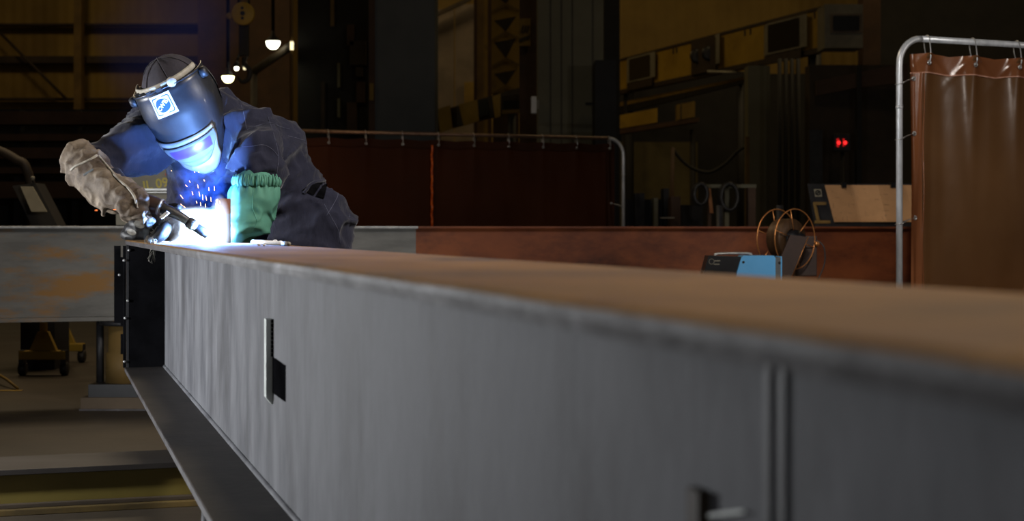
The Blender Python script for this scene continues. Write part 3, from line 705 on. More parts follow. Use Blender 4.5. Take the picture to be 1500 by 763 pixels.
gs=link('protective_sleeve',sme,M['green'],worker,True); tag(gs,'green protective sleeve with elastic top')
gb3=BVHTree.FromPolygons([v.co.copy() for v in sme.vertices],[tuple(p.vertices) for p in sme.polygons])
surf_line(gb3,[(371,268),(371,285),(370,302),(372,312),(376,325),(370,338)],.0012,.0006).build('seam',M['green'],gs,True)
el=MB()
for k in range(60):
    a=2*PI*k/60; rr_=.0615+.003*math.sin(k*2.7)
    b0=Vector((tc.x+rr_*math.cos(a),tc.y+rr_*math.sin(a),tc.z-.012)); 
    el.tube([b0,b0+Vector((math.cos(a)*.004,math.sin(a)*.004,.014)),b0+Vector((0,0,.03+.004*math.sin(k*1.9)))],[.003,.0044,.002],8,m=3)
el.build('elastic_gather',M['green'],gs,True)
# ---------------- welding gun
gun=empty('welding_gun',P(245,310,4.05),'dark brown handled welding gun held in both gloves and pointing at the arc','welding gun')
mb=MB(); mb.tube([P(196,293,4.055),P(205,295,4.05),P(222,299,4.045),P(238,305,4.042)],[.019,.023,.0235,.021],16,m=4); mb.build('handle',M['gunbrown'],gun,True)
mb=MB(); mb.tube([P(236,304,4.042),P(250,310,4.042),P(266,318,4.045),P(279,327,4.05)],[.0155,.0145,.012,.011],16,m=4); mb.build('gun_neck',M['rubber'],gun,True)
nd=(P(302,343,4.06)-P(279,327,4.05)).normalized()
MB().lathe([(0,-.006),(.012,-.006),(.0155,.0),(.016,.012),(.0135,.02),(0,.02)],P(277,325.5,4.05),nd,18).build('nozzle_collar',M['rubber'],gun,True)
MB().lathe([(.0132,0),(.0132,.004),(.0125,.004)],P(277,325.5,4.05)+nd*.019,nd,18).build('collar_ring',M['edge_light'],gun,True)
MB().lathe([(.0130,.0),(.0130,.024),(.0115,.04),(.007,.04),(.007,.02)],P(277,325.5,4.05)+nd*.022,nd,18).build('nozzle',M['nozzle_black'],gun,True)
hd_=(P(250,310,4.042)-P(236,304,4.042)).normalized(); 
MB().lathe([(.0225,0),(.0235,.001),(.0235,.004),(.0215,.006)],P(233,302.6,4.042),hd_,20).build('handle_ring',M['edge_light'],gun,True)
MB().obox(P(241,315,4.02),(P(246,311,4.02)-P(236,319,4.02)).normalized(),Y,(P(246,319,4.02)-P(241,315,4.02)).normalized()*-1,(-.013,.013,-.005,.005,-.0045,.0045),bev=.001).build('trigger',M['white'],gun)
mb=MB(); mb.tube([P(196,293,4.055),P(186,294,4.09),P(190,303,4.2),P(206,322,4.33),P(245,337,4.42),P(300,343,4.58),P(330,345,4.72),P(345,352,4.78),P(348,420,4.82),Vector((-.86,4.86,.03)),Vector((-.4,5.2,.02))],.0125,10,m=6); mb.build('gun_cable',M['rubber'],gun,True)
# ------------------------------------------------------------------ welding screens
def weld_screen(name,label,R0,dr,length,corner,start,ctop,cbot,gtop,gside,hem,tube_r,mats,gr_r,tie_th,panels,foldamp,seed,post_mat,rail_mat):
    # R0: corner of the rail (world) ; dr: direction of rail away from the visible post ; the curtain hangs below
    rnd=random.Random(seed); nr=Vector((-dr.y,dr.x,0)).normalized()
    if nr.y>0: nr=-nr
    zt=R0.z
    sc=empty(name,Vector((R0.x,R0.y,0)),label,'welding screen')
    def Q(u,w,z): return Vector((R0.x,R0.y,0))+dr*u+nr*w+Z*z
    arc=[Q(0,0,zt-corner)]+[Q(corner*(1-math.cos(t)),0,zt-corner+corner*math.sin(t)) for t in [PI/2*i/8 for i in range(1,9)]]
    MB().tube([Q(0,0,.03),Q(0,0,zt-corner-.02)]+arc[1:],tube_r,16).build('post',M[post_mat],sc,True)
    MB().tube([Q(corner,0,zt),Q(length-corner,0,zt)],tube_r*.97,16).build('rail',M[rail_mat],sc,True)
    MB().tube([Q(length,0,.03)]+[Q(length-corner*(1-math.cos(t)),0,zt-corner+corner*math.sin(t)) for t in [PI/2*i/8 for i in range(0,9)]],tube_r,16).build('post',M[post_mat],sc,True)
    MB().tube([Q(0,0,zt-.36),Q(0,0,zt-.345)],tube_r*1.12,16).build('sleeve_joint',M[post_mat],sc,True)
    for u in (0,length):
        MB().tube([Q(u,-.3,.02),Q(u,.3,.02)],tube_r,12).build('foot',M[post_mat],sc,True)
    # curtain panels
    gu=[]; u=start+gtop[1]
    while u<length-.05: gu.append(u); u+=gtop[0]
    def disp(u,z):
        d=.012*noise.noise(Vector((u*3,z*.6,seed)))+.004*noise.noise(Vector((u*9,z*2,seed)))
        for g in gu:
            x=(u-g)/.03; dz=(ctop-z)
            d+=foldamp*1.3*math.exp(-x*x*.9)*math.exp(-max(0,dz)/.22)
            for k in (-1,1):
                xx=(u-g-k*dz*1.1)/.022; d+=foldamp*.7*math.exp(-xx*xx)*math.exp(-dz/.06)
        e=(u-start); d+=foldamp*1.0*math.sin(e*70+z*1.5)*math.exp(-e/.05)
        return d
    def topz(u):
        dmin=min(abs(u-g) for g in gu) if gu else 0
        return ctop-.012*min(1,dmin/(gtop[0]/2))**1.5
    for pi_,(u0,u1) in enumerate(panels):
        nu=int((u1-u0)/.011); nv=70; g=[]
        for j in range(nv+1):
            t=(j/nv)**1.4; row=[]
            for i in range(nu+1):
                uu=u0+(u1-u0)*i/nu; zz=topz(uu)+(cbot-topz(uu))*t; row.append(Q(uu,disp(uu,zz),zz))
            g.append(row)
        cu=MB().sheet(g).build('curtain',M[mats[0]],sc,True)
        # doubled hems
        g=[[Q(u0+(u1-u0)*i/nu,disp(u0+(u1-u0)*i/nu,topz(u0)-hem*j/8)+.004,topz(u0+(u1-u0)*i/nu)+.002-hem*j/8) for i in range(nu+1)] for j in range(9)]
        MB().sheet(g).build('top_hem',M[mats[1]],cu,True)
        MB().tube([Q(u0+(u1-u0)*i/nu,disp(u0+(u1-u0)*i/nu,ctop-hem)+.0045,topz(u0+(u1-u0)*i/nu)-hem+.003*noise.noise(Vector((i*.06,seed,0)))) for i in range(nu+1)],.0042,6).build('hem_line',M[mats[2]],cu,True)
        if pi_>0: continue
        g=[[Q(u0+.075*i/10,disp(u0+.075*i/10,ctop-hem-(ctop-hem-cbot)*j/60)+.005+.004*math.sin(i*.9+j*.12),ctop-hem-(ctop-hem-cbot)*j/60) for i in range(11)] for j in range(61)]
        MB().sheet(g).build('side_hem',M[mats[1]],cu,True)
        MB().tube([Q(u0+.082+.004*math.sin(j*.3),disp(u0+.08,ctop-hem-(ctop-hem-cbot)*j/60)+.006,ctop-hem-(ctop-hem-cbot)*j/60) for j in range(61)],.0032,6).build('hem_line',M[mats[1]],cu,True)
    if len(panels)>1:
        us=panels[0][1]
        MB().tube([Q(us+.006*noise.noise(Vector((j*.5,0,seed))),.02+.008*math.sin(j*.8),ctop-.05-(ctop-.05-cbot)*j/80) for j in range(81)],.011,8).build('overlap_seam',M['pvc_seam'],sc,True)
    def grommet(u,z):
        w=disp(u,z)+.008
        pr=[]; c=Q(u,w,z)
        MB().lathe([(gr_r*.5,.0),(gr_r*.55,.004),(gr_r,.003),(gr_r*1.05,0)],c,nr,18).build('grommet',M['wire'],sc,True)
        MB().lathe([(0,.0005),(gr_r*.5,.0005)],c,nr,14).build('grommet_hole',M['matt_black'],sc)
        return c
    for g in gu:
        c=grommet(g,ctop-.045)
        loop=[c,c+nr*.012+Z*.03,Q(g+.004,tube_r+.006,zt),Q(g+.004,0,zt+tube_r+.004),Q(g+.004,-tube_r-.006,zt),Q(g,-.008,zt-.06),c+Z*.012-nr*.012]
        MB().tube(loop,tie_th,6,m=4).build('tie_wire',M['wire'],sc,True)
    for z in gside:
        c=grommet(start+.032,z)
        MB().tube([c+nr*.004,Q(.5*start+.01,tube_r*.9,z-.012),Q(0,tube_r+.003,z-.03),Q(-tube_r-.003,0,z-.033),Q(0,-tube_r-.003,z-.03),c-nr*.004],tie_th*.8,6,m=4).build('tie_wire',M['wire'],sc,True)
    return sc
R0=P(1317.5,57,7.6); R0.z=CAM_Z+281/289.5
dr=Vector((.921,.389,0)).normalized()
z_=lambda py: CAM_Z+(HORIZON-py)/289.5
weld_screen('welding_screen','amber welding curtain on a galvanised tube frame at the right edge of the photo',R0,dr,2.0,.135,.058,z_(77),.22,(.29,.108),(z_(114),z_(195),z_(319),.3),.095,.0165,('pvc_front','pvc_hem','pvc_line'),    .012,.003,[(.058,1.93)],.018,11,'galv','galv')
# rear screen: visible post at its right end
Rb=P(913,203,14.5); Rl=P(380,189.5,13.25); dl=(Vector((Rl.x,Rl.y,0))-Vector((Rb.x,Rb.y,0))); Lb=dl.length
Rb.z=CAM_Z+133/2200*14.5
um=(P(630,300,13.85)-P(913,300,14.5)); um=Vector((um.x,um.y,0)).length
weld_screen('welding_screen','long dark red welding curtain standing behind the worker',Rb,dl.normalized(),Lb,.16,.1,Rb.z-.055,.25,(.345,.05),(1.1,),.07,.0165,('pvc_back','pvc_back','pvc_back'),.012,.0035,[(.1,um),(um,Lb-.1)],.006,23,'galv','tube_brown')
# ------------------------------------------------------------------ wire feeder and power source
pw=P(1110,405,7.05); wz=CAM_Z
wf=empty('welding_machine',Vector((pw.x,pw.y+.2,0)),'bright blue and black welding machine behind the foreground beam','welding machine')
dm=7.0
def mz(py,d=dm): return CAM_Z+(HORIZON-py)/F_PX*d
def mx(px,d=dm): return (px-750)/F_PX*d
# blue case with sloping black face on its left
mb=MB(); 
prof=[(mx(1077),mz(470)),(mx(1079),mz(400)),(mx(1086),mz(377)),(mx(1089),mz(374.5)),(mx(1134),mz(374.5)),(mx(1136),mz(378)),(mx(1136),mz(470))]
mb.poly([Vector((x,dm,z)) for x,z in prof],Y*.14); mb.build('case',M['steel_blue'],wf)
mb=MB(); prof=[(mx(1026),mz(470)),(mx(1031),mz(400)),(mx(1038),mz(374.5)),(mx(1086),mz(376)),(mx(1078),mz(400)),(mx(1076),mz(470))]
mb.poly([Vector((x,dm+.004,z)) for x,z in prof],Y*.13); mb.build('front_panel',M['panel_black'],wf)
MB().box(((mx(1140)),dm+.07,(mz(378)+mz(470))/2),(mx(1144)-mx(1136),.14,mz(376)-mz(470)),bev=.004).build('side_trim',M['dark_blue'],wf)
MB().box((mx(1144.6),dm+.07,(mz(376)+mz(470))/2),(.007,.14,mz(375)-mz(470)),bev=.002).build('side_panel',M['steel_blue'],wf)
MB().tube([Vector((mx(1052),dm+.1,mz(375))),Vector((mx(1056),dm+.1,mz(372))),Vector((mx(1100),dm+.1,mz(371.5))),Vector((mx(1106),dm+.1,mz(374.5)))],.006,8,m=3).build('carry_handle',M['edge_light'],wf,True)
for px,py in ((1089,384),(1142,385)): MB().lathe([(0,.003),(.006,.002),(.0065,0)],Vector((mx(px),dm,mz(py))),-Y,10).build('screw',M['dark_steel'],wf,True)
MB().lathe([(.011,.0),(.0135,.001),(.0135,.002),(.011,.002),(.011,.0)],Vector((mx(1042.5),dm+.003,mz(383))),-Y,20).build('logo_ring',M['grey_box'],wf)
for k,(x,y,w) in enumerate(((1047,382,8),(1046,387,8))):
    MB().box((mx(x+w/2),dm+.002,mz(y)),(w/2200*dm,.003,.005)).build('panel_marking',M['grey_box'],wf)
MB().box((mx(1086),dm+.07,mz(470)/2),(.34,.14,mz(470)),bev=.01).build('cabinet',M['dark_steel'],wf)
# spool holder
wr=empty('wire_spool_holder',Vector((mx(1160,7.4),7.4,0)),'dark wire feeder bracket with an open copper-coloured wire spool beside the blue machine','wire feeder')
d2=7.4
ax=Vector((.62,-.78,0)).normalized()   # spool axis
cS=Vector((mx(1152,d2),d2,mz(350,d2)))
a_,b_=Vector((ax.y,-ax.x,0)),Z
def ringp(c,r,n=40): return [c+a_*r*math.cos(2*PI*k/n)+b_*r*math.sin(2*PI*k/n) for k in range(n)]
RS=.147
cA=cS-ax*.06; cB=cS+ax*.055
for k,c in enumerate((cA,cB)):
    rw=MB().tube(ringp(c,RS),.0032,6,closed=True).build('spool_rim',M['orange_wire'],wr,True)
    for q in range(6):
        t=2*PI*q/6+.3; MB().tube([c+(a_*math.cos(t)+b_*math.sin(t))*.045,c+(a_*math.cos(t)+b_*math.sin(t))*RS],.0024,6).build('spoke',M['orange_wire'],rw,True)
MB().lathe([(.05,-.045),(.098,-.045),(.1,-.04),(.1,.035),(.098,.04),(.05,.04)],cS,ax,36).build('wire_coil',M['spool'],wr,True)
MB().lathe([(0,-.07),(.03,-.07),(.045,-.06),(.045,.07),(.028,.075),(.028,.1),(0,.1)],cS,ax,24).build('hub',M['panel_black'],wr,True)
mb=MB(); pts=[(1158,344),(1183,347),(1172,380),(1158,408),(1150,470),(1120,470),(1132,408),(1146,372)]
dB=d2-.11
mb.poly([Vector((mx(x,dB),dB,mz(y,dB))) for x,y in pts],Y*.03); mb.build('bracket',M['feeder'],wr)
MB().tube([Vector((mx(1184,dB),dB-.002,mz(347,dB))),Vector((mx(1160,dB),dB-.002,mz(405,dB)))],.0022,6).build('bracket_edge',M['orange_wire'],wr,True)
MB().box((mx(1178,7.5),7.5,mz(375,7.5)),(.11,.1,.2),bev=.006).build('drive_box',M['feeder'],wr)
MB().lathe([(0,.02),(.012,.02),(.014,0),(0,0)],Vector((mx(1196,7.45),7.45,mz(357,7.45))),-Y,12).build('tension_knob',M['orange_wire'],wr,True)
MB().tube([Vector((mx(1192,7.45),7.46,mz(350,7.45))),Vector((mx(1206,7.45),7.45,mz(360,7.45))),Vector((mx(1208,7.45),7.45,mz(385,7.45))),Vector((mx(1198,7.45),7.45,mz(410,7.45)))],.004,6,m=4).build('feed_hose',M['rubber'],wr,True)
MB().box((mx(1160,7.4),7.42,mz(420,7.4)/2),(.26,.3,mz(420,7.4)),bev=.01).build('stand',M['dark_steel'],wr)
# ------------------------------------------------------------------ drawing board
dd=10.2
db=empty('drawing_board',Vector((mx(1270,dd),dd+.2,0)),'dark sloping easel board with pinned paper behind the crosswise beam','board')
def DB(px,py,dep=0):
    t=(325-py)/55.0; d=dd+.18*t+dep; return Vector((mx(px,d),d,mz(py,d)))
mb=MB(); mb.poly([DB(1196,345,.012),DB(1183,269,.012),DB(1345,269,.012),DB(1350,345,.012)],Y*.02); mb.build('board_panel',M['dark_steel'],db)
for px in (1200,1330):
    MB().tube([Vector((mx(px),dd+.15,0.02)),Vector((mx(px),dd+.15,mz(300,dd)))],.025,8).build('leg',M['dark_steel'],db,True)
MB().box((mx(1265,dd),dd+.15,mz(345,dd)-.02),(.75,.3,.04)).build('shelf',M['dark_steel'],db)
fr=MB()
for a,b in (((1193,297),(1199,325)),((1193,298),(1210,298)),((1193,325),(1216,325))): fr.tube([DB(*a),DB(*b)],.012,6)
fr.build('tray_frame',M['post_brown'],db)
lb=MB().poly([DB(1192,277,-.002),DB(1203,277,-.002),DB(1204,288,-.002),DB(1194,288,-.002)],Y*-.003).build('symbol_label',M['grey_box'],db)
MB().tube([DB(1198+3.4*math.cos(t),282.5+3.4*math.sin(t),-.008) for t in [2*PI*k/20 for k in range(20)]],.0045,6,closed=True).build('symbol_ring',M['panel_black'],lb)
MB().tube([DB(1195.6,285,-.008),DB(1200.4,280,-.008)],.0045,6).build('symbol_bar',M['panel_black'],lb)
# folded drawing: three leaves with creases
g=[]
for j in range(13):
    row=[]
    for i in range(37):
        u=i/36; px=(1208+(1222-1208)*j/12)+(1345-1212)*u; py=271+54*j/12
        z=[.0,.03,.0,.03,.0,.03]; k=u*3.4; fz=.05*abs((k%2)-1)
        row.append(DB(px,py,-.012-fz))
    g.append(row)
pp=MB().sheet(g).build('drawing_sheet',M['paper'],None,False); tag(pp,'creased tan drawing sheet clipped to the dark sloping board','paper')
rl=MB(); rn=random.Random(5)
for k in range(26):
    x=1218+rn.random()*80; y=276+rn.random()*44; w=rn.uniform(2,9)
    if k%2: rl.tube([DB(x,y,-.064),DB(x+w,y,-.064)],.0011,4)
    else: rl.tube([DB(x,y,-.064),DB(x+1,min(323,y+w),-.064)],.0011,4)
ob=rl.build('pencil_line',M['paper_line'],pp); ob['kind']='stuff'
for px in (1237,1309):
    mb=MB(); mb.poly([DB(px-3,267,-.068),DB(px+3,267,-.068),DB(px+3.5,275,-.068),DB(px-3.5,275,-.068)],Y*.075); tag(mb.build('bulldog_clip',M['panel_black']),'black clip at the top of the tan drawing, '+('left of the galvanised post' if px<1300 else 'beside the galvanised post'),'clip','clips on the drawing')
# ------------------------------------------------------------------ hall behind
def fy(d): return HORIZON+F_PX*CAM_Z/d
def bgbox(name,label,cat,x0,y0,x1,y1,d,th,m,group=None,parent=None):
    if y1=='f': y1=fy(d)
    o=MB().pbox(x0,y0,x1,y1,d,th).build(name,M[m],parent)
    if parent is None: tag(o,label,cat,group)
    return o
def bgroot(name,label,cat,px,d,group=None):
    return empty(name,Vector((mx(px,d),d,0)),label,cat,group)
def quad(name,pts,th,m,parent=None):
    return MB().poly([P(*p) for p in pts],Y*th).build(name,M[m],parent)
# --- left bay: siding, girts, column, brace
for k,(y0,y1) in enumerate(((34,37),(82,92),(143,146),(160,172))):
    a=P(-60,y1,35.6); b=P(300,y0,35.6)
    struct(MB().box(((a.x+b.x)/2,35.75,(a.z+b.z)/2),(b.x-a.x,.3,b.z-a.z)).build('trim_%d'%(k+1),M['girt']))
bgbox('steel_column','tall brown steel column on the far left siding','column',108,-60,119,'f',35.0,.25,'post_brown')
mb=MB(); mb.tube([P(-20,28,35.3),P(97,145,35.3)],.035,8); tag(mb.build('wall_brace',M['girt'],None,True),'thin dark brace running diagonally across the far left siding','brace')
rk=bgroot('steel_rack','dark rack of brown steel lengths against the far left siding','rack',100,18)
for (y0,y1) in ((163,182),(196,206),(216,232),(245,254),(266,290)):
    MB().pbox(-40,y0,232,y1,18.0,.35).build('shelf_beam',M['dark_brown'],rk)
for x in (20,105,190): MB().pbox(x,160,x+9,fy(18.3),18.3,.2).build('upright',M['dark'],rk)
MB().pbox(-40,160,235,fy(18.8),18.8,.1).build('back_panel',M['dark'],rk)
mb=MB(); mb.tube([P(-25,215,9.45),P(2,222,9.45),P(24,234,9.45),P(38,246,9.45),P(46,300,9.5),Vector((mx(48,9.5),9.5,.03))],.03,10,m=6); tag(mb.build('bent_pipe',M['girt'],None,True),'bent dark pipe at the far left edge above the crosswise beam','pipe')
cd=bgroot('control_desk','dark sloping control desk with a pale panel behind the left end of the crosswise beam','desk',50,9.0)
mb=MB(); mb.poly([P(18,272,9.1),P(52,268,9.1),P(86,334,9.0),P(50,338,9.0)],Y*.18); mb.build('sloping_case',M['dark'],cd)
mb=MB(); mb.poly([P(30,273,9.05),P(47,273,9.05),P(68,310,8.97),P(46,310,8.97)],Y*.02); tag(mb.build('pale_panel',M['grey_box'],cd),'pale inset panel')
MB().pbox(30,330,80,fy(9.1),9.1,.3).build('pedestal',M['dark'],cd)
MB().lathe([(0,.012),(.012,.008),(.014,0),(0,0)],P(48,261,9.1),-Y,12).build('knob',M['grey_box'],cd,True)
MB().tube([P(48,261,9.12),P(50,272,9.12)],.006,6).build('knob_stem',M['dark'],cd,True)
# --- lamps
def high_bay(px,py,w,d,label,m):
    r=w/2/F_PX*d; c=P(px,py,d)
    L=empty('high_bay_lamp',c,label,'lamp','glowing high bay lamps')
    MB().lathe([(0,-.6*r),(r*.5,-.55*r),(r*.85,-.3*r),(r*1.0,.1*r)],c,-Z,20) if False else None
    MB().lathe([(0,-r*1.05),(r*.45,-r*.98),(r*.85,-r*.55),(r,0),(0,.02*r)],c,Z,24).build('bulb_bowl',M[m],L,True)
    MB().lathe([(r*1.02,0),(r*.7,r*.5),(r*.3,r*.9),(r*.25,r*1.5),(0,r*1.5)],c,Z,24).build('reflector',M['dark'],L,True)
    MB().tube([c+Z*r*1.4,c+Z*(12.0-c.z)],.03,6).build('hanger',M['dark'],L,True)
high_bay(400,61,21,24,'bright white lamp bowl hanging left of the brown pipe','lamp_white')
high_bay(334,112,18,24,'yellowish lamp bowl hanging just above the worker\'s collar','lamp')
for px,lb in ((346.5,'small white bulb on the left of the pair below the hook block'),(358.5,'fainter small bulb on the right of the pair below the hook block')):
    c=P(px,100,24); L=empty('small_lamp',c,lb,'lamp')
    mb=MB(); bmesh.ops.create_icosphere(mb.bm,subdivisions=2,radius=.036 if px<350 else .026,matrix=Matrix.Translation(c)); mb.build('bulb',M['lamp_white'] if px<350 else M['glow_dim'],L,True)
    MB().lathe([(0,.11),(.03,.11),(.05,.04),(.05,.02),(0,.02)],c,Z,12).build('socket',M['dark'],L,True)
    MB().tube([c+Z*.1,c+Z*.1+Y*.3+Z*.2,Vector((c.x,24.3,12.0))],.02,6).build('hanger',M['dark'],L,True)
# hook block with yellow sheave
hk=empty('hook_block',P(356,60,14),'crane hook block with a round yellow sheave cover above the worker','hook block')
c=P(356,20,14); MB().lathe([(0,.02),(.1,.02),(.108,.012),(.108,-.03),(0,-.03)],c,-Y,36).build('sheave_cover',M['yellow'],hk,True)
for dx,dz,r in ((0,0,.022),(-.004,.05,.014),(-.002,-.045,.014)): MB().lathe([(0,.026),(r,.026),(r,.0)],c+X*dx+Z*dz,-Y,14).build('cover_hole',M['panel_black'],hk)
MB().lathe([(0,.0),(.03,.0),(.03,-.05),(0,-.05)],c-X*.13+Z*-.02,-Y,14).build('side_pin',M['yellow_dim'],hk,True)
MB().box(c+Vector((0,.06,-.24)),(.09,.06,.3),bev=.01).build('block_body',M['dark'],hk)
for dx in (-.05,.05): MB().tube([c+X*dx+Y*.04,Vector((c.x+dx,c.y+.04,12.0))],.009,6).build('hoist_rope',M['dark'],hk,True)
q=c+Vector((0,.06,-.4)); MB().tube([q,q-Z*.06,q+Vector((.05,0,-.12)),q+Vector((.04,0,-.2)),q+Vector((-.02,0,-.23)),q+Vector((-.06,0,-.18))],[.02,.02,.024,.024,.018,.008],10,m=5).build('hook',M['dark'],hk,True)
# pipe with a glowing sleeve that paints a lamp reflection, slanting arm, partition
pi=bgroot('vertical_pipe','thin brown vertical pipe beside the white lamp bowl','pipe',427.5,20)
MB().tube([Vector((mx(427.5,20),20,0)),Vector((mx(427.5,20),20,8))],.019,10).build('pipe_run',M['post_brown'],pi,True)
MB().tube([P(427.5,61,19.97),P(427.5,73,19.97)],.024,10).build('lamp_glint',M['glow_dim'],pi,True)
mb=MB(); mb.tube([P(372,104,25),P(402,84,24.5),P(428,66,24)],.07,10); mb.tube([P(372,104,25),Vector((P(372,104,25).x,25,0))],.06,8); tag(mb.build('slanting_arm',M['girt'],None,True),'dark slanting pipe arm under the white lamp bowl','pipe')
bgbox('partition','dark brown partition behind the hanging lamps','partition',290,-80,424,'f',34.5,.2,'dark_brown')
# machine tower 430-545
mt=bgroot('machine_tower','tall near-black machine with narrow tan strips above the rear curtain','machine',490,24)
MB().pbox(436,-60,540,fy(24.4),24.4,1.0).build('tower_body',M['dark'],mt)
for (x0,y0,x1,y1,m) in ((484,-20,489,38,'post_brown'),(508,36,518,66,'dark_brown'),(494,92,498,128,'olive'),(494,144,498,172,'olive'),(521,98,531,112,'girt'),(512,60,536,95,'girt'),(522,120,534,150,'dark_brown'),(508,150,522,195,'dark_brown'),(470,120,476,195,'girt')):
    MB().pbox(x0,y0,x1,y1,24.3,.1).build('tower_strip',M[m],mt)
sc_=bgroot('slate_column','broad dark slate column with a brown left edge above the rear curtain','column',590,18)
MB().pbox(549,-80,637,fy(18),18,.8).build('column_face',M['dark_blue'],sc_)
MB().pbox(540,-80,549,fy(17.98),17.98,.3).build('brown_edge',M['dark_brown'],sc_)
MB().pbox(541,122,547,147,17.95,.03).build('yellow_tag',M['yellow_dim'],sc_)
dr_=bgroot('sliding_door','pale greyish sliding door with a dark vertical joint','door',666,30)
MB().pbox(640,14,665,fy(30),30,.15).build('door_leaf',M['pale_door'],dr_); MB().pbox(666.5,6,694,fy(30),30,.15).build('door_leaf',M['pale_door'],dr_)
quad('door_head',[(618,28,29.8),(690,-6,29.8),(690,0,29.8),(618,34,29.8)],.1,'girt',dr_)
MB().pbox(680,120,694,156,29.9,.05).build('yellow_patch',M['yellow_dim'],dr_)
fc=bgroot('channel_column','column of brown and yellow steel channels left of the laced mast','column',706,28)
for x0,x1,m in ((694,699,'dark_brown'),(699,709,'post_brown'),(709,714.5,'yellow_dim'),(714.5,720,'dark_brown')): MB().pbox(x0,-80,x1,fy(28),28,.3).build('channel',M[m],fc)
# laced mast
lm=bgroot('laced_mast','yellow laced crane mast with triangular openings','mast',741,26)
MB().pbox(720,-80,761,136,26,.3).build('mast_plate',M['yellow'],lm)
for yt,yb in ((-14,5),(24,46),(56,85),(102,125)):
    quad('opening',[(724,yt+6,25.98),(756,yt,25.98),(741,yb,25.98)],.02,'girt',lm)
    quad('lacing_bar',[(721,yb+10,25.9),(741,yb-1,25.9),(741,yb+3,25.9),(721,yb+14,25.9)],.03,'yellow_dim',lm)
    quad('lacing_bar',[(760,yb+8,25.9),(741,yb-1,25.9),(741,yb+3,25.9),(760,yb+12,25.9)],.03,'yellow_dim',lm)
MB().pbox(722,136,760,fy(26.1),26.1,.3).build('mast_base',M['dark_brown'],lm)
dc=bgroot('dark_column','dark brown column with a faded yellow sign beside the laced mast','column',775,21)
MB().pbox(761,-80,788,fy(21),21,.4).build('column_face',M['dark_brown'],dc)
sg=MB().pbox(760,27,777,67,20.9,.05).build('faded_sign',M['yellow_dim'],dc)
quad('sign_stripe',[(760,57,20.88),(776,51,20.88),(776,56,20.88),(760,62,20.88)],.01,'girt',sg)
for k in range(3): quad('sign_chevron',[(763+k*4,46,20.88),(766+k*4,36,20.88),(768+k*4,38,20.88),(765+k*4,48,20.88)],.01,'girt',sg)
op=bgroot('olive_column','broad dark olive column with a small white switch box at its edge','column',836,18)
MB().pbox(788,-80,884,fy(18),18,.9).build('column_face',M['olive'],op)
for x in (806,822,838,868): MB().pbox(x,-80,x+1.2,fy(17.99),17.99,.05).build('panel_joint',M['girt'],op)
MB().pbox(778,141,786,166,17.9,.08,.01).build('switch_box',M['white'],op); MB().pbox(786,146,790,160,17.92,.05).build('switch_cover',M['grey_box'],op)
MB().pbox(858,150,880,154,17.9,.05).build('handle_bar',M['dark'],op)
bgbox('dark_cabinet','near-black cabinet at the right edge of the olive column','cabinet',872,88,903,'f',17.3,.35,'dark')
bgbox('dark_column','near-black column right of the olive column','column',885,-80,908,'f',20.5,.4,'dark')
# small crane girder with boxes
sgd=bgroot('crane_girder','short yellow crane girder with dark boxes right of the pale door','crane girder',690,23)
quad('girder_web',[(618,170,24.5),(762,128,22.6),(762,160,22.6),(618,198,24.5)],.3,'girt',sgd)
for pts,m in (([(641,160,24.0),(659,154,23.8),(663,188,23.8),(644,194,24.0)],'yellow'),([(672,153,23.5),(699,146,23.2),(702,177,23.2),(679,184,23.5)],'yellow'),([(721,141,22.9),(733,137,22.7),(733,170,22.7),(725,173,22.9)],'yellow'),([(700,148,23.1),(715,145,22.95),(716,167,22.95),(701,171,23.1)],'panel_black'),([(618,171,24.3),(641,166,24.1),(641,193,24.1),(618,198,24.3)],'panel_black'),([(618,171,24.2),(621,170,24.2),(621,197,24.2),(618,198,24.2)],'grey_box'),([(618,195,24.2),(632,192,24.2),(632,196,24.2),(618,199,24.2)],'grey_box'),([(735,141,22.5),(761,138,22.4),(761,146,22.4),(735,148,22.5)],'girt'),([(737,148,22.5),(761,147,22.4),(761,160,22.4),(737,161,22.5)],'panel_black'),([(735,161,22.5),(761,160,22.4),(761,165,22.4),(735,167,22.5)],'yellow_dim')):
    quad('girder_plate' if m!='panel_black' else 'dark_box',pts,.06,m,sgd)
MB().tube([P(640,190,24.3),Vector((mx(640,24.3),24.3,0))],.06,8).build('bracket_leg',M['dark'],sgd,True); MB().tube([P(750,160,22.8),Vector((mx(750,22.8),22.8,0))],.06,8).build('bracket_leg',M['dark'],sgd,True)
# --- right side: upper siding, bridge girder with cabinets
def gd_(px): return 1/(1/34+(px-910)/295*(1/26-1/34))
def gz(px,top=4.68,bot=4.0): 
    d=gd_(px); return HORIZON-(top-CAM_Z)/d*F_PX, HORIZON-(bot-CAM_Z)/d*F_PX
def GQ(x0,x1,v0,v1,off=0):
    out=[]
    for px,v in ((x0,v0),(x1,v0),(x1,v1),(x0,v1)):
        t,b=gz(px); d=gd_(px)-off; y=t+(b-t)*v; out.append(P(px,y,gd_(px))-Y*off)
    return out
br=bgroot('bridge_girder','long yellow crane bridge girder with dark louvred cabinets at upper right','crane girder',1060,30)
MB().poly(GQ(909,1206,0,1),Y*.5).build('girder_web',M['yellow'],br)
MB().poly(GQ(909,1206,-.05,.03,.06),Y*.3).build('top_flange',M['girt'],br)
MB().poly(GQ(909,1206,.98,1.12,.04),Y*.4).build('bottom_flange',M['girt'],br)
for (x0,x1,v0,v1,xs) in ((920,950,.08,.78,958),(1121,1166,.12,.86,1178)):
    cb=MB().poly(GQ(x0-2,xs,v0-.05,v1+.05,.25),Y*.25).build('cabinet',M['grey_box'],br)
    MB().poly(GQ(x0,x1,v0,v1,.28),Y*.03).build('louvre',M['panel_black'],cb)
    MB().poly(GQ(x0-2,x1+4,v1+.05,v1+.3,.2),Y*.2).build('drip_tray',M['girt'],cb)
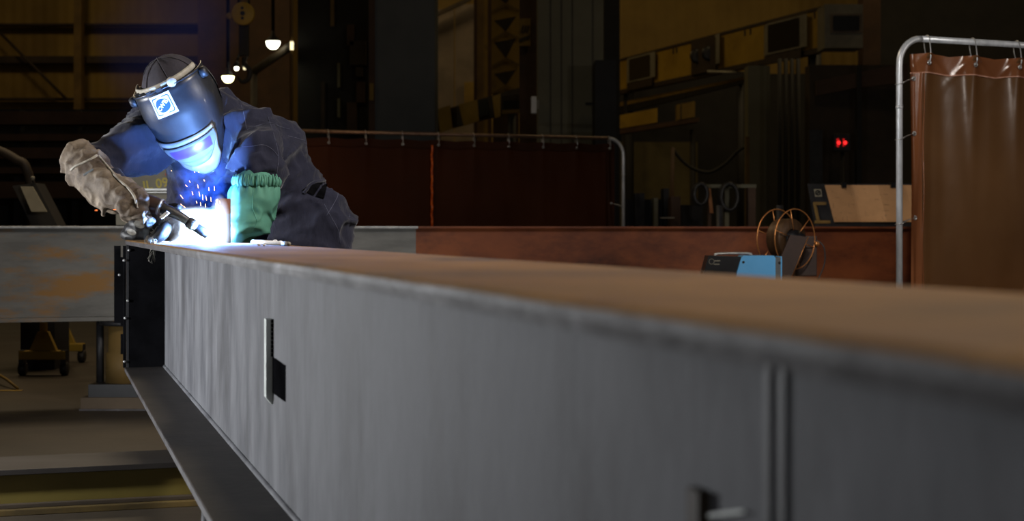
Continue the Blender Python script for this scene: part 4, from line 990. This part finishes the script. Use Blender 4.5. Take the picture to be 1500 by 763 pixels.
fnm=MB().poly(GQ(1012,1046,.05,1.02,.22),Y*.2).build('fan_unit',M['girt'],br)
MB().poly(GQ(1046,1051,.0,.85,.3),Y*.25).build('fan_bracket',M['grey_box'],fnm)
for cx in (1019,1036):
    c=GQ(cx,cx,.5,.5,.25)[0]; MB().lathe([(0,.02),(.08,.02),(.14,.02),(.15,0)],c,-Y,20).build('fan',M['panel_black'],fnm,True)
for px in (985,990,1090,1098,1192): MB().poly(GQ(px,px+2,.05,.22,.02),Y*.02).build('stain_bolt',M['girt'],br)
eu=MB().pbox(1208,6,1264,70,25.4,.6).build('end_cabinet',M['grey_box'],br)
MB().pbox(1217,20,1263,48,25.35,.05).build('louvre_frame',M['pale_door'],eu); MB().pbox(1221,23,1259,44,25.3,.05).build('louvre',M['panel_black'],eu)
MB().tube([Vector((mx(1195,26.5),26.6,0)),Vector((mx(1195,26.5),26.6,4.0))],.12,8).build('end_post',M['dark'],br,True); MB().tube([Vector((mx(922,34),34.2,0)),Vector((mx(922,34),34.2,4.0))],.12,8).build('end_post',M['dark'],br,True)
MB().tube([P(1036,105,28.9),P(1093,107,28.9)],.03,8).build('strip_light',M['grey_box'],br,True)
# recess behind the girder
struct(MB().pbox(905,108,1330,fy(35.2),35.2,.2).build('trim_5',M['dark']))
rr_=bgroot('runway_rail','yellowish runway rail below the bridge girder','rail',1000,31)
MB().poly([P(893,153,gd_(893)+.4),P(1092,112,gd_(1092)+.4),P(1092,116,gd_(1092)+.4),P(893,159,gd_(893)+.4)],Y*.2).build('rail_head',M['yellow_dim'],rr_)
MB().poly([P(893,160,gd_(893)+.4),P(1092,117,gd_(1092)+.4),P(1092,121,gd_(1092)+.4),P(893,170,gd_(893)+.4)],Y*.3).build('rail_web',M['dark'],rr_)
for x in (905,1085): MB().tube([P(x,160 if x<1000 else 118,gd_(x)+.6),Vector((mx(x,gd_(x)+.6),gd_(x)+.6,0))],.08,8).build('rail_post',M['dark'],rr_,True)
yb=bgroot('trolley_box','pair of yellow boxes on a dark shelf below the runway rail','box',940,32)
quad('long_box',[(897,171,32.5),(963,158,31.5),(963,179,31.5),(897,190,32.5)],.3,'yellow',yb)
quad('short_box',[(992,153,31),(1018,148,30.8),(1018,171,30.8),(992,176,31)],.3,'yellow_dim',yb)
quad('dark_gap',[(997,153,30.95),(1001,152,30.95),(1001,174,30.95),(997,175,30.95)],.03,'dark',yb)
quad('shelf',[(890,192,32.4),(1024,172,30.6),(1024,178,30.6),(890,199,32.4)],.5,'dark_brown',yb)
for x,d in ((900,32.6),(1015,31)): MB().tube([P(x,190,d+.2),Vector((mx(x,d+.2),d+.2,0))],.06,8).build('shelf_post',M['dark'],yb,True)
bgbox('wall_panel','dull olive wall panel low behind the rear curtain post','panel',903,208,1022,'f',34.6,.1,'olive_wall')
bgbox('grey_post','grey-brown vertical post under the bridge girder','column',1096,96,1128,'f',25,.4,'olive')
bgbox('narrow_post','narrow tan post left of the grey-brown post','column',1093,200,1098,'f',24.6,.1,'post_brown')
pp_=bgroot('pipe_bundle','bundle of dark vertical pipes right of the grey-brown post','pipe',1154,24)
for x in (1142,1151,1160,1169): MB().tube([Vector((mx(x,24),24,0)),P(x,86,24)],.035,8).build('pipe_run',M['dark'],pp_,True)
bgbox('brown_column','brown column right of the end louvre of the bridge girder','column',1264,-80,1290,'f',27,.4,'dark_brown')
cu_=bgroot('dark_cubicle','dark plated cubicle behind the red indicator','cubicle',1245,24)
MB().pbox(1186,95,1322,fy(24.6),24.6,.4).build('cubicle_wall',M['girt'],cu_)
quad('upper_panel',[(1196,118,24.4),(1258,106,24.2),(1258,128,24.2),(1196,140,24.4)],.1,'dark_brown',cu_); quad('upper_panel',[(1262,105,24.2),(1330,92,24.0),(1330,120,24.0),(1262,128,24.2)],.1,'dark_brown',cu_)
MB().pbox(1256,95,1262,fy(24.1),24.1,.2).build('cubicle_post',M['dark'],cu_)
MB().pbox(1186,190,1205,fy(24.3),24.3,.2).build('cubicle_post',M['dark_steel'],cu_)
ld=bgroot('indicator_box','grey indicator box with two red glowing marks left of the galvanised post','indicator',1233,23.8)
MB().pbox(1222,196,1246,221,23.8,.2,.01).build('case',M['dark_steel'],ld)
for x in (1228.5,1238):
    MB().lathe([(0,.02),(.025,.015),(.03,0)],P(x,209,23.79),-Y,12).build('red_light',M['red_led'],ld,True)
MB().pbox(1226,203,1229,215,23.78,.02).build('red_light',M['red_dim'],ld); MB().pbox(1235,203,1237,214,23.78,.02).build('red_light',M['red_dim'],ld)
MB().tube([P(1234,222,23.9),Vector((mx(1234,23.9),23.9,0))],.03,8).build('stand_pole',M['dark'],ld,True)
mb=MB(); mb.tube([P(984,216,27),P(1000,236,27),P(1018,248,27),P(1040,252,27),P(1062,240,27),P(1080,222,27),P(1092,214,27)],.03,8,m=5); tag(mb.build('hanging_hose',M['dark'],None,True),'dark hose sagging across the olive wall panel','hose')
mb=MB(); mb.tube([P(986,216,27),Vector((mx(981,27),27,0))],.04,8); tag(mb.build('hose_pole',M['dark_brown'],None,True),'thin dark pole holding up the sagging hose','pole')
# bench with coiled hoses
bh=bgroot('hose_rack','low rack with a tan top bar behind the crosswise beam','rack',1072,14)
MB().pbox(1034,270,1108,275,14,.08).build('top_bar',M['olive'],bh)
MB().pbox(1096,275,1107,fy(14),14,.12).build('side_post',M['dark_brown'],bh); MB().pbox(1062,275,1068,fy(14.02),14.02,.08).build('side_post',M['olive'],bh)
quad('orange_strip',[(1036,276,13.95),(1041,276,13.95),(1045,312,13.95),(1040,312,13.95)],.03,'rust',bh)
MB().pbox(1037,275,1042,fy(14.03),14.03,.06).build('side_post',M['dark_brown'],bh)
for cx,cy,r,lb in ((1027,284,.085,'dark hose coil hung at the left end of the low rack'),(1069,288,.11,'larger dark hose coil hung in the middle of the low rack')):
    mb=MB()
    for k in range(6):
        c=P(cx,cy,13.9)+Y*(k*.022); mb.tube([c+X*(r*(.7+.05*(k%3)))*math.cos(2*PI*q/24)+Z*r*(1.1+.06*(k%2))*math.sin(2*PI*q/24) for q in range(24)],.016,6,closed=True)
    tag(mb.build('hose_coil',M['rubber'],None,True),lb,'hose coil')
mc=bgroot('dark_machinery','low dark machinery under the olive wall panel','machine',950,15)
for (x0,y0,x1,d,m) in ((916,292,982,15.2,'dark'),(930,283,944,15.0,'dark'),(958,290,964,14.9,'olive'),(983,288,997,14.6,'dark_brown'),(998,300,1030,15.2,'dark'),(972,276,980,15.1,'dark')):
    MB().pbox(x0,y0,x1,fy(d),d,.3).build('machine_part',M[m],mc)
MB().pbox(968,318,988,320,14.5,.05).build('worn_edge',M['grey_box'],mc)
# --- yellow roller stands under the crosswise beam, far left
def stand(px,py_base,d,w,label):
    r=bgroot('yellow_stand',label,'stand',px,d)
    z0=CAM_Z+(HORIZON-py_base)/F_PX*d; cx=mx(px,d); sc=w/2/F_PX*d
    MB().box((cx,d,z0+.025),(sc*2,.07,.05),bev=.006).build('base_bar',M['yellow'],r)
    MB().poly([Vector((cx-sc*.58,d-.02,z0+.05)),Vector((cx+sc*.58,d-.02,z0+.05)),Vector((cx+.03,d-.02,z0+.16)),Vector((cx-.03,d-.02,z0+.16))],Y*.04).build('gusset',M['yellow'],r)
    MB().tube([Vector((cx,d,z0+.12)),Vector((cx,d,.62))],.022,10).build('post',M['yellow'],r,True)
    MB().box((cx,d,.63),(.3,.08,.03)).build('cross_head',M['yellow'],r)
    for q in (-1,1):
        MB().lathe([(0,.02),(.035,.02),(.04,.012),(.04,-.012),(.035,-.02),(0,-.02)],Vector((cx+q*sc*.9,d,.04)),X,18).build('caster',M['rubber'],r,True)
        MB().box((cx+q*sc*.9,d,z0+.0),(.03,.06,z0*.9+.02)).build('caster_fork',M['dark_steel'],r)
stand(64,526,8.75,68,'yellow wheeled stand with triangular gusset, the nearer left one under the crosswise beam')
stand(92,514,9.6,62,'yellow wheeled stand, the farther right one under the crosswise beam')
bgbox('floor_stripe','short yellow stripe painted on the floor at the left edge','floor marking',-40,571.5,31,574.5,7.9,.03,'yellow').location.z=.001
mb=MB(); mb.box((mx(-5,8.0),8.0,.02),(mx(25,8)-mx(-35,8),.06,.04)); 
# place stripe flat
bpy.data.objects['floor_stripe'].scale=(1,1.6,.12)
mb.bm.free()
mb=MB(); mb.tube([P(-10,545,8.4),P(10,557,8.1),P(26,570,7.95)],.008,6); t_=mb.build('floor_cable',M['yellow_dim'],None,True); tag(t_,'thin yellowish cable on the floor at the left edge','cable')
t_.location.z=.002; t_.rotation_euler=(0,0,0)
# --- yellow floor beam in front
fb0=Vector((mx(0,4.46),4.46,0))
fbm=empty('floor_beam',fb0+BD*.3,'yellow painted steel beam lying on the floor at lower left','steel beam')
def FB(a0,a1,t0,t1,z0,z1,nm,m): MB().obox(fb0,BD,BN,Z,(a0,a1,t0,t1,z0,z1),bev=.002).build(nm,M[m],fbm)
FB(-.5,.75,0,.28,.118,.135,'top_flange','dark_steel_worn'); FB(-.5,.75,.03,.05,.018,.118,'web','yellow_floor'); FB(-.5,.75,-.02,.28,0,.018,'bottom_flange','yellow_floor_dark'); FB(-.5,.75,.004,.03,.018,.03,'fillet','girt')

bgbox('dark_partition','near-black partition behind the top right of the galvanised tube frame','partition',1290,-80,1700,'f',33.5,.2,'dark')
# ------------------------------------------------------------------ arc, fume, sparks
ARC=P(305,346.5,4.055)
mb=MB(); bmesh.ops.create_icosphere(mb.bm,subdivisions=3,radius=.006,matrix=Matrix.Translation(ARC-Z*.006)); tag(mb.build('welding_arc',M['arc'],None,True),'blinding white welding arc at the gun tip on the beam','arc')
def volume_mat(name,col,fn,dens=0.0,dcol=(1,1,1)):
    m=bpy.data.materials.new(name); m.use_nodes=True; nt=m.node_tree; nt.nodes.clear()
    out=_n(nt,'ShaderNodeOutputMaterial',900); v=_n(nt,'ShaderNodeVolumePrincipled',700)
    v.inputs['Color'].default_value=(*dcol,1); v.inputs['Emission Color'].default_value=(*col,1)
    s=fn(nt); nt.links.new(s,v.inputs['Emission Strength'])
    ml=_n(nt,'ShaderNodeMath',500,-200); ml.operation='MULTIPLY'; ml.inputs[1].default_value=dens; nt.links.new(s,ml.inputs[0]); nt.links.new(ml.outputs[0],v.inputs['Density'])
    nt.links.new(v.outputs[0],out.inputs['Volume']); return m
def math_(nt,op,a,b=None,c=None):
    n=_n(nt,'ShaderNodeMath'); n.operation=op
    for i,x in enumerate((a,b,c)):
        if x is None: continue
        if isinstance(x,(int,float)): n.inputs[i].default_value=x
        else: nt.links.new(x,n.inputs[i])
    return n.outputs[0]
def gradsphere(nt,center,radii,nscale,namt):
    g=_n(nt,'ShaderNodeNewGeometry'); sub=_n(nt,'ShaderNodeVectorMath'); sub.operation='SUBTRACT'; nt.links.new(g.outputs['Position'],sub.inputs[0]); sub.inputs[1].default_value=center
    no=_n(nt,'ShaderNodeTexNoise'); no.inputs['Scale'].default_value=nscale; no.inputs['Detail'].default_value=5; nt.links.new(g.outputs['Position'],no.inputs['Vector'])
    dv=_n(nt,'ShaderNodeVectorMath'); dv.operation='DIVIDE'; nt.links.new(sub.outputs[0],dv.inputs[0]); dv.inputs[1].default_value=radii
    ln=_n(nt,'ShaderNodeVectorMath'); ln.operation='LENGTH'; nt.links.new(dv.outputs[0],ln.inputs[0])
    nn=math_(nt,'MULTIPLY',math_(nt,'SUBTRACT',no.outputs['Fac'],.5),namt)
    r=math_(nt,'ADD',ln.outputs['Value'],nn)
    f=math_(nt,'MAXIMUM',math_(nt,'SUBTRACT',1.0,r),0.0)
    sx=_n(nt,'ShaderNodeSeparateXYZ'); nt.links.new(g.outputs['Position'],sx.inputs[0])
    f=math_(nt,'MULTIPLY',f,math_(nt,'GREATER_THAN',sx.outputs['Z'],ZT+.0005))
    return f,no.outputs['Fac']
def ball(name,c,rad,m,label,cat):
    mb=MB(); bmesh.ops.create_icosphere(mb.bm,subdivisions=4,radius=1,matrix=Matrix.Translation(c) @ Matrix.Diagonal((*rad,1)))
    o=mb.build(name,m,None,True); tag(o,label,cat,None,'stuff'); return o
# glowing fume around the arc, its emission paints the glare
gc=P(281,337,4.165)
def f1(nt):
    f,n=gradsphere(nt,tuple(gc),(.125,.06,.068),24,.35); f=math_(nt,'MINIMUM',math_(nt,'MULTIPLY',math_(nt,'POWER',f,1.3),2.2),1.0); return math_(nt,'MULTIPLY',f,GLOW)
GLOW=260
ball('arc_fume',gc,(.125,.065,.09),volume_mat('arc_fume',(.62,.76,1),f1),'glowing white fume around the welding arc','fume')
gc2=P(322,332,4.0)
def f1b(nt):
    f,n=gradsphere(nt,tuple(gc2),(.03,.03,.088),20,.3); return math_(nt,'MULTIPLY',f,120)
ball('arc_fume',gc2,(.035,.035,.09),volume_mat('bar_glare_fume',(.62,.76,1),f1b),'thin self-glowing fume painting the glare in front of the upright bar','fume')
# blue smoke rising to the helmet, arc light put in as emission
sc2=P(298,272,4.2)
def f2(nt):
    f,n=gradsphere(nt,tuple(sc2),(.09,.06,.13),30,1.0); rr=_n(nt,'ShaderNodeMapRange'); rr.inputs[1].default_value=.47; rr.inputs[2].default_value=.6; nt.links.new(n,rr.inputs[0])
    return math_(nt,'MULTIPLY',math_(nt,'MULTIPLY',f,math_(nt,'ADD',math_(nt,'MULTIPLY',rr.outputs[0],.95),.05)),60)
ball('weld_smoke',sc2,(.09,.065,.135),volume_mat('weld_smoke',(.03,.13,1),f2),'self-glowing blue smoke rising from the arc to the helmet chin','smoke')
sc3=P(255,45,4.6)
def f3(nt):
    f,n=gradsphere(nt,tuple(sc3),(.24,.2,.42),4.5,1.3); return math_(nt,'MULTIPLY',f,.11)
ball('weld_smoke',sc3,(.25,.2,.42),volume_mat('thin_smoke',(.16,.2,.75),f3),'faint violet haze drifting above the helmet','smoke')
# sparks
rnd=random.Random(12)
SP=[(266,288,3,4),(273,272,2,2),(282,283,1,4),(292,284,1,5),(297,289,.5,6),(302,290,1,5),(306,277,.3,4),(309,292,.5,5),(290,273,1,4),(314,276,.3,5),(278,266,1,2),(299,264,1,2),(288,296,1,3),(294,299,.5,4),(266,300,2,2),(251,250,.8,.9),(285,252,.8,.9),(291,252,.8,.9),(270,303,2,2),(301,301,.4,4),(322,296,.5,3)]
for i,(px,py,dx,dy) in enumerate(SP):
    d=rnd.uniform(4.0,4.06); a=P(px-dx*.7,py-dy*.7,d); b=P(px+dx*.7,py+dy*.7,d)
    mb=MB(); mb.tube([a,a.lerp(b,.35),a.lerp(b,.8),b],[.0003,.0007,.0008,.0004],6,m=2); tag(mb.build('spark',M['spark'],None,True),'small orange spark flying above the welding arc','spark','sparks above the arc')
for px,py,d,lb in ((168,307,3.96,'tiny orange ember under the tan gauntlet'),(141,308,8.6,'tiny dim red glow behind the tan gauntlet')):
    c=P(px,py,d); mb=MB(); mb.tube([c-X*.004*d/4,c,c+X*.004*d/4+Z*.001],[.0006,.0015*d/4,.0005],6,m=2); tag(mb.build('ember',M['ember'],None,True),lb,'ember')
# ------------------------------------------------------------------ lights
def light(name,kind,loc,energy,col=(1,1,1),target=None,**kw):
    l=bpy.data.lights.new(name,kind); l.energy=energy; l.color=col
    for k,v in kw.items(): setattr(l,k,v)
    o=bpy.data.objects.new(name,l); C.objects.link(o); o.location=loc
    if target is not None: o.rotation_euler=(Vector(target)-Vector(loc)).to_track_quat('-Z','Y').to_euler()
    return o
light('arc_light','POINT',ARC+Vector((0,-.005,.012)),150,(.19,.41,1),shadow_soft_size=.008)
light('key_spot','SPOT',(-2.9,3.7,.78),300,(.95,.97,1),(-.9,4.1,.75),spot_size=math.radians(150),spot_blend=.7,shadow_soft_size=.05)
light('front_fill','AREA',(.9,3.4,2.5),44,(.97,.96,1),(-.7,4.4,1.0),size=.35)
light('camera_fill','AREA',(-1.8,-1.8,1.5),9,(.97,.97,1),(-.8,3.5,.7),size=.6)
light('top_warm','AREA',(1.4,2.6,3.4),66,(1,.76,.45),(.1,1.6,.8),size=1.2)
light('screen_light','SPOT',(.2,2.2,3.2),420,(1,.93,.85),(2.4,7.7,1.3),spot_size=math.radians(34),spot_blend=.6,shadow_soft_size=.12)
light('screen_side','AREA',(6.6,3.8,2.6),42,(1,.9,.82),(2.4,7.8,1.4),size=.5)
light('screen_glow','POINT',(2.6,8.9,.4),10,(1,.8,.6),shadow_soft_size=.2)
light('floor_warm','AREA',(-2.6,9.4,5.0),75,(1,.78,.5),(-2.2,7.5,0),size=1.2)
light('rear_glow','POINT',(-1.75,12.5,1.45),3.5,(1,.6,.35),shadow_soft_size=.2)
for i,(x,y,e) in enumerate(((-9,26,110),(-2,28,70),(6,26,100),(14,24,95),(-7,14,30),(4,16,30))):
    light('hall_light','AREA',(x,y,9.5),e,(1,.74,.38),(x,y+3,0),size=1.5)
w=bpy.data.worlds.new('world'); bpy.context.scene.world=w; w.use_nodes=True
w.node_tree.nodes['Background'].inputs[0].default_value=(.9,.75,.55,1); w.node_tree.nodes['Background'].inputs[1].default_value=.004
sc=bpy.context.scene
sc.view_settings.view_transform='Standard'; sc.view_settings.look='None'; sc.view_settings.exposure=0; sc.view_settings.gamma=1
sc.cycles.use_denoising=True; sc.cycles.max_bounces=6; sc.cycles.volume_bounces=0; sc.cycles.transparent_max_bounces=8; sc.cycles.sample_clamp_indirect=3
sc.cycles.volume_step_rate=1.0
